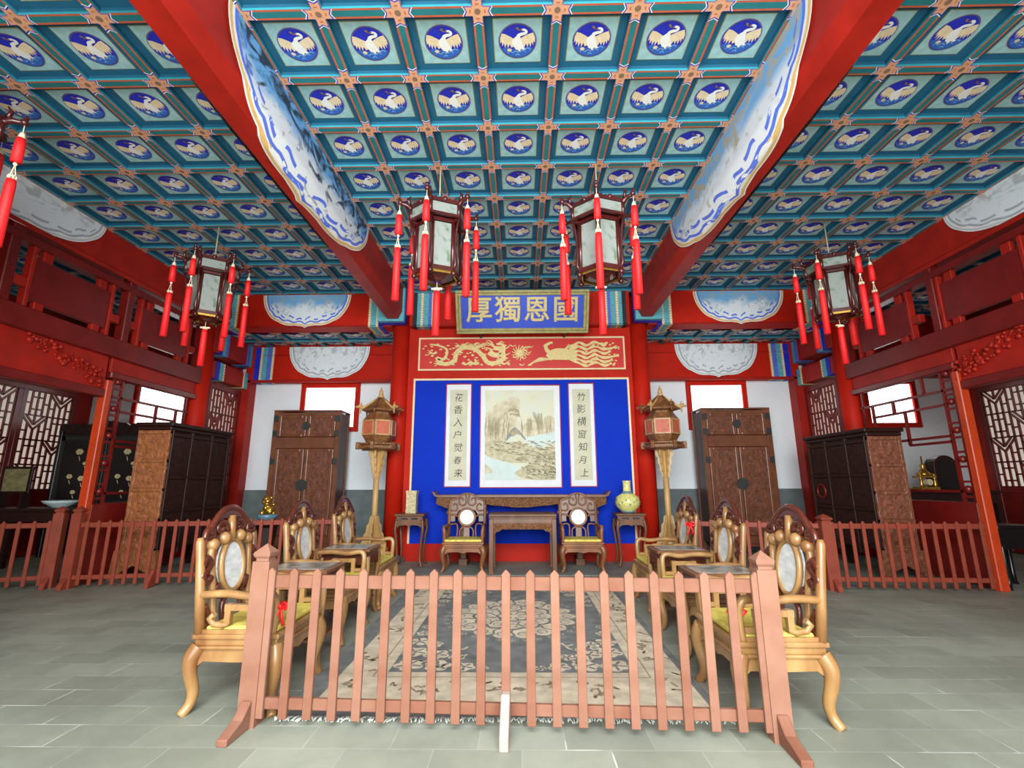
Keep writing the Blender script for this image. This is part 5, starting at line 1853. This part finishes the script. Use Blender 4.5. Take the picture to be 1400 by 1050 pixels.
b = MB()
for y0, sy in ((3.085, -1), (7.34, 1)):
    for k in range(300):
        x = -1.45 + 2.66 * k / 299 + rnd.uniform(-0.008, 0.008)
        l = rnd.uniform(0.03, 0.07)
        e = rnd.uniform(-0.03, 0.03)
        q = [(x, y0 - sy * 0.005), (x + e * 0.5, y0 + sy * l * 0.5), (x + e, y0 + sy * l)]
        b.tube([(p_[0], p_[1], 0.008 + 0.004 * (i == 1)) for i, p_ in enumerate(q)], 0.0045, 4, 0)
o = b.build('fringe', M['fringe'], rg)
o['kind'] = 'stuff'


# ------------------------------------------------------------------ wardrobes against the back wall
def make_wardrobe(label, mirror=1):
    r = empty('wardrobe', (0, 0, 0), 0, label, 'wardrobe', 'tall carved wardrobes against the back wall')
    w, d, h = 0.68, 0.54, 2.78
    b = MB().box(-w + 0.02, w - 0.02, -d + 0.03, 0, 0.22, h - 0.03)
    b.build('carcass', M['cab_side'], r, bevel=0.006)
    f = MB()
    for x0, x1 in ((-w, -w + 0.09), (w - 0.09, w)):
        f.box(x0, x1, -d, -d + 0.05, 0.0, h)
        f.box(x0, x1, -0.06, 0, 0.0, h)
    f.box(-w + 0.09, w - 0.09, -d + 0.001, -d + 0.05, h - 0.09, h - 0.02)
    f.box(-w - 0.004, w + 0.004, -d - 0.005, 0.0, h, h + 0.03)
    f.box(-w + 0.09, w - 0.09, -d - 0.004, -d + 0.05, 2.04, 2.26)
    f.box(-w + 0.09, w - 0.09, -d + 0.001, -d + 0.05, 0.22, 0.36)
    f.prism([(-w + 0.08, 0.23), (-w + 0.08, 0.08), (-w + 0.2, 0.16), (w - 0.2, 0.16), (w - 0.08, 0.08), (w - 0.08, 0.23)], lambda a, c, q: (a, -d + 0.02 + q, c), 0, 0.025)
    f.build('frame', M['cab'], r, bevel=0.006)
    for z0, z1 in ((2.27, 2.70), (0.37, 2.03)):
        for sx in (-1, 1):
            xa, xb = sorted((sx * 0.005, sx * (w - 0.095)))
            t = 0.075
            g = MB()
            g.box(xa, xa + t, -d - 0.008, -d + 0.03, z0, z1); g.box(xb - t, xb, -d - 0.008, -d + 0.03, z0, z1)
            g.box(xa + t, xb - t, -d - 0.008, -d + 0.03, z1 - t * 0.8, z1); g.box(xa + t, xb - t, -d - 0.008, -d + 0.03, z0, z0 + t * 0.8)
            do = g.build('door', M['cab'], r, bevel=0.012, seg=2)
            MB().box(xa + t - 0.01, xb - t + 0.01, -d - 0.004, -d + 0.02, z0 + 0.05, z1 - 0.05).build('carved_panel', M['cab_relief'], do, bevel=0.01)
            # raised scrolls on the panel
            k = MB()
            rnd = random.Random(int(z1 * 10) + sx)
            cx_ = (xa + xb) / 2
            nn = 3 if z1 > 2.5 else 12
            for q in range(nn):
                px = cx_ + rnd.uniform(-0.12, 0.12); pz = z0 + 0.14 + (z1 - z0 - 0.28) * (q + 0.5) / nn
                rr = rnd.uniform(0.04, 0.075); a0 = rnd.uniform(0, 360)
                k.tube([(px + rr * (1 - i / 14) * cos(R(a0 + i * 34)), -d - 0.006, pz + rr * (1 - i / 14) * sin(R(a0 + i * 34))) for i in range(11)], 0.009, 6)
            k.build('scrollwork', M['cab'], do)
            for zz in (z0 + (z1 - z0) * 0.15, z1 - (z1 - z0) * 0.15):
                MB().box(sx * (w - 0.06) - 0.05, sx * (w - 0.06) + 0.05, -d - 0.016, -d, zz - 0.06, zz + 0.06).build('hinge', M['steel'], do, bevel=0.004)
        zc = (z0 + z1) / 2 + (0.12 if z1 < 2.5 else 0)
        p = MB()
        rr = 0.115 if z1 < 2.5 else 0.085
        p.prism([(rr * cos(TAU * i / 20), zc + rr * sin(TAU * i / 20)) for i in range(20)], lambda a, c, q: (a, q, c), -d - 0.018, -d)
        p.box(-0.012, 0.012, -d - 0.03, -d, zc - 0.07, zc + 0.05)
        p.build('lock_plate', M['steel'], r)
    return r


wr = make_wardrobe('tall carved brown wardrobe against the back wall on the left')
wr.location = (-4.30, 9.86, 0)
clone(wr, (4.29, 9.86, 0), 0, 'tall carved brown wardrobe against the back wall on the right')


# ------------------------------------------------------------------ large cabinets beside the partitions
def make_side_cabinet(label, sd, h, TR):
    """carved end faces the door (-Y), long dark front faces the middle of the hall"""
    r = empty('display_cabinet', (0, 0, 0), 0, label, 'cabinet')
    w, L = 0.50, 1.50           # thickness in x, length in y
    f = lambda v: sd * v
    X = lambda a, c: tuple(sorted((sd * a, sd * c)))
    b = MB()
    x0, x1 = X(0.03, w - 0.03)
    b.box(x0, x1, 0.03, L, 0.42, h - 0.06)
    b.build('carcass', M['ebony'], r)
    t = MB()
    x0, x1 = X(-0.05, w + 0.03)
    t.box(x0, x1, -0.04, L + 0.04, h - 0.06, h)
    x0, x1 = X(-0.02, w)
    t.box(x0, x1, -0.02, L + 0.02, h - 0.12, h - 0.06)
    t.build('cornice', M['ebony'], r, bevel=0.012)
    e = MB()
    for a, c in ((0.0, 0.05), (w - 0.05, w)):
        x0, x1 = X(a, c)
        e.box(x0, x1, 0.0, 0.05, 0.0, h - 0.1)
    nz = 4
    for k in range(nz + 1):
        z = 0.40 + (h - 0.55) * k / nz
        x0, x1 = X(0.0, w)
        e.box(x0, x1, -0.004, 0.05, z - 0.028, z + 0.028)
    end = e.build('end_frame', TR, r, bevel=0.008)
    for k in range(nz):
        z0 = 0.43 + (h - 0.55) * k / nz
        z1 = 0.37 + (h - 0.55) * (k + 1) / nz
        x0, x1 = X(0.05, w - 0.05)
        q = MB().box(x0, x1, 0.014, 0.04, z0, z1)
        xc, zc = sd * w / 2, (z0 + z1) / 2
        for j in range(5):
            a = TAU * j / 5
            q.tube([(xc + 0.07 * cos(a) + 0.035 * (1 - i / 10) * cos(a + i * 0.7), 0.012, zc + 0.09 * sin(a) + 0.045 * (1 - i / 10) * sin(a + i * 0.7)) for i in range(8)], 0.01, 5)
        q.build('carved_panel', TR, end)
    # arched foot apron below the end
    x0, x1 = X(-0.04, w + 0.06)
    pts = [(-0.06, 0.40), (-0.10, 0.0), (-0.02, 0.0), (0.06, 0.10), (0.16, 0.15), (w / 2, 0.20), (w - 0.16, 0.15), (w - 0.06, 0.10), (w + 0.02, 0.0), (w + 0.10, 0.0), (w + 0.06, 0.40)]
    MB().prism([(sd * a, z) for a, z in pts], lambda a, c, q: (a, q, c), -0.02, 0.05).build('foot_apron', TR, r)
    for y in (L - 0.08,):
        for a in (0.0, w - 0.07):
            x0, x1 = X(a, a + 0.07)
            MB().box(x0, x1, y, y + 0.07, 0, 0.45).build('leg', M['ebony'], r)
    # the long front: doors and carved openwork in three tiers
    g = MB()
    for y0, y1 in ((0.052, 0.075), (0.48, 0.53), (0.98, 1.03), (L - 0.06, L)):
        x0, x1 = X(-0.015, 0.05)
        g.box(x0, x1, y0, y1, 0.3, h - 0.1)
    for z in (0.42, 0.95, 1.45, h - 0.18):
        x0, x1 = X(-0.012, 0.05)
        g.box(x0, x1, 0.052, L, z - 0.03, z + 0.03)
    g.build('front_frame', M['ebony'], r, bevel=0.008)
    for i in range(3):
        for (z0, z1) in ((0.45, 0.92), (0.98, 1.42), (1.48, h - 0.21)):
            y0 = (0.075, 0.53, 1.03)[i]; y1 = (0.48, 0.98, L - 0.06)[i]
            x0, x1 = X(-0.004, 0.03)
            dd = MB().box(x0, x1, y0, y1, z0, z1).build('door', M['ebony_relief'], r, bevel=0.01)
    for j in ((2,) if sd > 0 else ()):
        yc = (0.27, 0.755, 1.24)[j]
        q = MB()
        q.tube([(sd * -0.01, yc + 0.11 * cos(TAU * i / 16), 1.2 + 0.11 * sin(TAU * i / 16)) for i in range(16)], 0.016, 6, 0, True)
        q.build('roundel', M['maroon'], r)
    return r


sc = make_side_cabinet('tall cabinet with a tan carved end by the left partition', -1, 2.28, M['tan_relief'])
sc.location = (-5.36, 7.08, 0)
sc = make_side_cabinet('tall near black cabinet with a brown carved end by the right partition', 1, 2.14, M['tan_relief_dark'])
sc.location = (5.17, 7.08, 0)

# ------------------------------------------------------------------ things in the dim end bays
bc = empty('inlaid_cabinet', (-8.25, 9.45, 0), 0, 'black lacquer cabinet with flower inlay and a carved crest in the dim left bay', 'cabinet')
b = MB().box(-0.95, 0.95, -0.22, 0.25, 0.1, 2.35)
b.box(-0.97, -0.9, -0.25, -0.18, 0, 2.4).box(0.9, 0.97, -0.25, -0.18, 0, 2.4).box(-0.04, 0.04, -0.25, -0.18, 0.1, 2.38)
b.build('carcass', M['black'], bc, bevel=0.008)
pts = [(-1.0, 2.35)]
for i in range(25):
    x = -1.0 + 2.0 * i / 24
    pts.append((x, 2.5 + 0.05 * abs(sin(i * 1.3)) + 0.08 * max(0, 1 - abs(x) / 0.4)))
pts.append((1.0, 2.35))
MB().prism(pts, lambda a, c, q: (a, q, c), -0.22, -0.16).build('crest', M['ebony_relief'], bc)
for sx in (-1, 1):
    d = MB().box(sx * 0.48 - 0.40, sx * 0.48 + 0.40, -0.24, -0.21, 0.95, 2.28).build('door', M['black'], bc, bevel=0.01)
    f = MB()
    for x0, x1, z0, z1 in ((-0.40, -0.33, 0.95, 2.28), (0.33, 0.40, 0.95, 2.28), (-0.40, 0.40, 2.2, 2.28), (-0.40, 0.40, 0.95, 1.03)):
        f.box(sx * 0.48 + x0, sx * 0.48 + x1, -0.255, -0.235, z0, z1)
    f.build('door_frame', M['steel'], d)
    rnd = random.Random(31 + sx)
    q = MB()
    for (px, pz, rr) in ((0.0, 1.98, 0.09), (-0.12, 1.5, 0.07), (0.12, 1.46, 0.08), (0.0, 1.2, 0.06), (0.14, 1.75, 0.05)):
        for k in range(6):
            a = TAU * k / 6
            q.ball((sx * 0.48 + px + rr * 0.5 * cos(a), -0.242, pz + rr * 0.35 * sin(a)), rr * 0.36, k % 2, 6, 4)
        q.tube([(sx * 0.48 + px, -0.242, pz - rr), (sx * 0.48 + px + 0.03, -0.242, pz - rr * 2)], 0.008, 5, 0)
    q.build('inlay', [M['cream'], M['gold']], d)

dk = empty('side_desk', (-7.75, 7.75, 0), 0, 'dark side desk behind the left fence in the dim left bay', 'desk')
MB().box(-0.85, 0.85, -0.3, 0.3, 0.93, 0.98).build('top', M['ebony'], dk, bevel=0.008)
MB().box(-0.80, 0.80, -0.27, 0.27, 0.78, 0.93).build('apron', M['ebony'], dk)
for sx in (-1, 1):
    for sy in (-1, 1):
        MB().cbox((sx * 0.78, sy * 0.24, 0.4), (0.07, 0.07, 0.8)).build('leg', M['ebony'], dk)
b = MB()
b.lathe([(0.0, 0.0), (0.10, 0.0), (0.12, 0.02), (0.20, 0.07), (0.24, 0.11), (0.225, 0.115), (0.1, 0.03)], (0, 0, 0), 20)
o = b.build('bowl', M['celadon'])
o.location = (-7.42, 7.66, 0.982)
tag(o, 'pale celadon dish on the dark desk at the far left', 'dish')
b = MB().lathe([(0.0, 0), (0.07, 0.0), (0.09, 0.1), (0.085, 0.2), (0.05, 0.26), (0.06, 0.32), (0.05, 0.32), (0.0, 0.3)], (0, 0, 0), 14)
o = b.build('jar', M['bronze'])
o.location = (-7.06, 7.70, 0.982)
tag(o, 'brown jar standing at the right end of the dark desk', 'jar')
tsn = empty('table_screen', (-8.32, 7.75, 0.982), R(8), 'small framed table screen on the desk at the left edge', 'screen')
MB().box(-0.22, 0.22, -0.02, 0.02, 0.22, 0.66).build('frame', M['ebony'], tsn, bevel=0.005)
MB().box(-0.18, 0.18, -0.025, -0.018, 0.26, 0.62).build('picture', mat('yellowed picture', srgb(150, 140, 96), 0.7, 0.2, 14), tsn)
for sx in (-1, 1):
    MB().box(sx * 0.17 - 0.02, sx * 0.17 + 0.02, -0.08, 0.08, 0, 0.22).build('foot', M['ebony'], tsn)

at = empty('side_table', (7.55, 8.75, 0), 0, 'high dark table with the gilt clock in the dim right bay', 'table')
MB().box(-0.8, 0.8, -0.28, 0.28, 1.15, 1.20).build('top', M['ebony'], at, bevel=0.006)
MB().box(-0.75, 0.75, -0.25, 0.25, 0.98, 1.15).build('apron', M['ebony_relief'], at)
for sx in (-1, 1):
    for sy in (-1, 1):
        MB().cbox((sx * 0.72, sy * 0.22, 0.5), (0.07, 0.07, 1.0)).build('leg', M['ebony'], at)
ck = empty('gilt_clock', (7.22, 8.66, 1.202), 0, 'gilt ornamental clock on the high dark table', 'clock')
b = MB()
b.box(-0.16, 0.16, -0.1, 0.1, 0, 0.06)
for sx in (-1, 1):
    b.lathe([(0.03, 0.06), (0.022, 0.09), (0.022, 0.2), (0.03, 0.23)], (sx * 0.12, -0.06, 0), 8)
    b.ball((sx * 0.12, -0.06, 0.26), 0.03)
b.box(-0.14, 0.14, -0.09, 0.09, 0.22, 0.25)
b.lathe([(0.1, 0.25), (0.11, 0.29), (0.06, 0.34), (0.03, 0.40), (0.045, 0.43), (0.015, 0.47), (0.01, 0.60)], (0, 0, 0), 12)
b.build('case', M['brass'], ck)
b = MB().prism([(0.055 * cos(TAU * i / 16), 0.14 + 0.055 * sin(TAU * i / 16)) for i in range(16)], lambda a, c, q: (a, q, c), -0.1, -0.02)
b.build('dial', M['cream'], ck)
nb = empty('arched_shrine', (7.72, 8.85, 1.202), 0, 'black arched shrine behind the gilt clock on the high table', 'shrine')
pts = [(-0.22, 0)] + [(0.22 * cos(R(180 - a)), 0.40 + 0.22 * sin(R(a))) for a in range(0, 181, 15)] + [(0.22, 0)]
MB().prism(pts, lambda a, c, q: (a, q, c), -0.1, 0.12).build('case', M['ebony'], nb, bevel=0.006)
pts = [(-0.15, 0.03)] + [(0.15 * cos(R(180 - a)), 0.40 + 0.15 * sin(R(a))) for a in range(0, 181, 15)] + [(0.15, 0.03)]
MB().prism(pts, lambda a, c, q: (a, q, c), -0.106, -0.1).build('niche', M['black'], nb)
st = empty('corner_stand', (6.44, 6.66, 0), 0, 'small black stand behind the orange jamb at the right', 'stand')
MB().box(-0.25, 0.25, -0.22, 0.22, 0.75, 0.79).build('top', M['black'], st, bevel=0.006)
MB().box(-0.23, 0.23, -0.2, 0.2, 0.5, 0.75).build('apron', M['black'], st)
for sx in (-1, 1):
    for sy in (-1, 1):
        p = spline([(sx * 0.21, sy * 0.18, 0.55), (sx * 0.22, sy * 0.19, 0.3), (sx * 0.2, sy * 0.17, 0.1), (sx * 0.24, sy * 0.2, 0.0)], 4)
        MB().tube(p, [0.03] * (len(p) - 1) + [0.04], 8).build('leg', M['black'], st)

# gilt ornament on a dark pedestal behind the left fence
pd = empty('pedestal', (-3.92, 7.45, 0), 0, 'dark pedestal behind the left fence under the gilt bonsai', 'pedestal')
MB().lathe([(0.24, 0), (0.24, 0.06), (0.16, 0.1), (0.13, 0.4), (0.17, 0.7), (0.24, 0.74), (0.24, 0.78)], (0, 0, 0), 8, 0, False).build('body', M['ebony'], pd, bevel=0.006)
bn = empty('gilt_bonsai', (-3.92, 7.45, 0.781), 0, 'blue enamel pot with a gilt jewelled bonsai behind the left fence', 'ornament')
MB().lathe([(0.0, 0), (0.09, 0.0), (0.14, 0.05), (0.15, 0.10), (0.13, 0.11), (0.0, 0.09)], (0, 0, 0), 16).build('pot', M['vase_blue'], bn)
b = MB()
b.tube([(0, 0, 0.08), (0.01, 0, 0.2), (-0.01, 0, 0.30)], 0.02, 6)
rnd = random.Random(6)
for k in range(26):
    b.ball((rnd.uniform(-0.10, 0.10) * (1 - k / 40), rnd.uniform(-0.08, 0.08), 0.12 + 0.24 * k / 26), rnd.uniform(0.028, 0.05), 0, 8, 5)
b.build('branches', M['brass'], bn)


# ------------------------------------------------------------------ red ribbons tied to the chairs
def ribbon(loc, rz, label):
    b = MB()
    for sx in (-1, 1):
        b.tube([(0, 0, 0), (sx * 0.03, -0.01, 0.025), (sx * 0.055, -0.012, 0.005), (sx * 0.035, -0.01, -0.015), (0, 0, 0)], 0.010, 6, 0, flat=0.5)
        b.tube([(0, 0, 0), (sx * 0.015, -0.012, -0.05), (sx * 0.03, -0.008, -0.11)], 0.010, 6, 0, flat=0.5)
    b.ball((0, -0.005, 0), 0.017)
    b.lathe([(0.033, -0.016), (0.036, 0), (0.033, 0.016), (0.028, 0.016), (0.028, -0.016), (0.033, -0.016)], (0, 0.03, 0), 12)
    o = b.build('ribbon', M['ribbon'])
    o.location = loc
    o.rotation_euler = (0, 0, rz)
    tag(o, label, 'ribbon', 'red ribbons tied to chairs')


ribbon((-1.505, 3.125, 0.60), 0, 'red ribbon tied to the front of the near left armchair')
ribbon((1.265, 3.005, 0.60), 0, 'red ribbon tied to the front of the near right armchair')
ribbon((1.86, 5.385, 0.90), 0, 'red ribbon tied to the back post of the farthest right armchair')
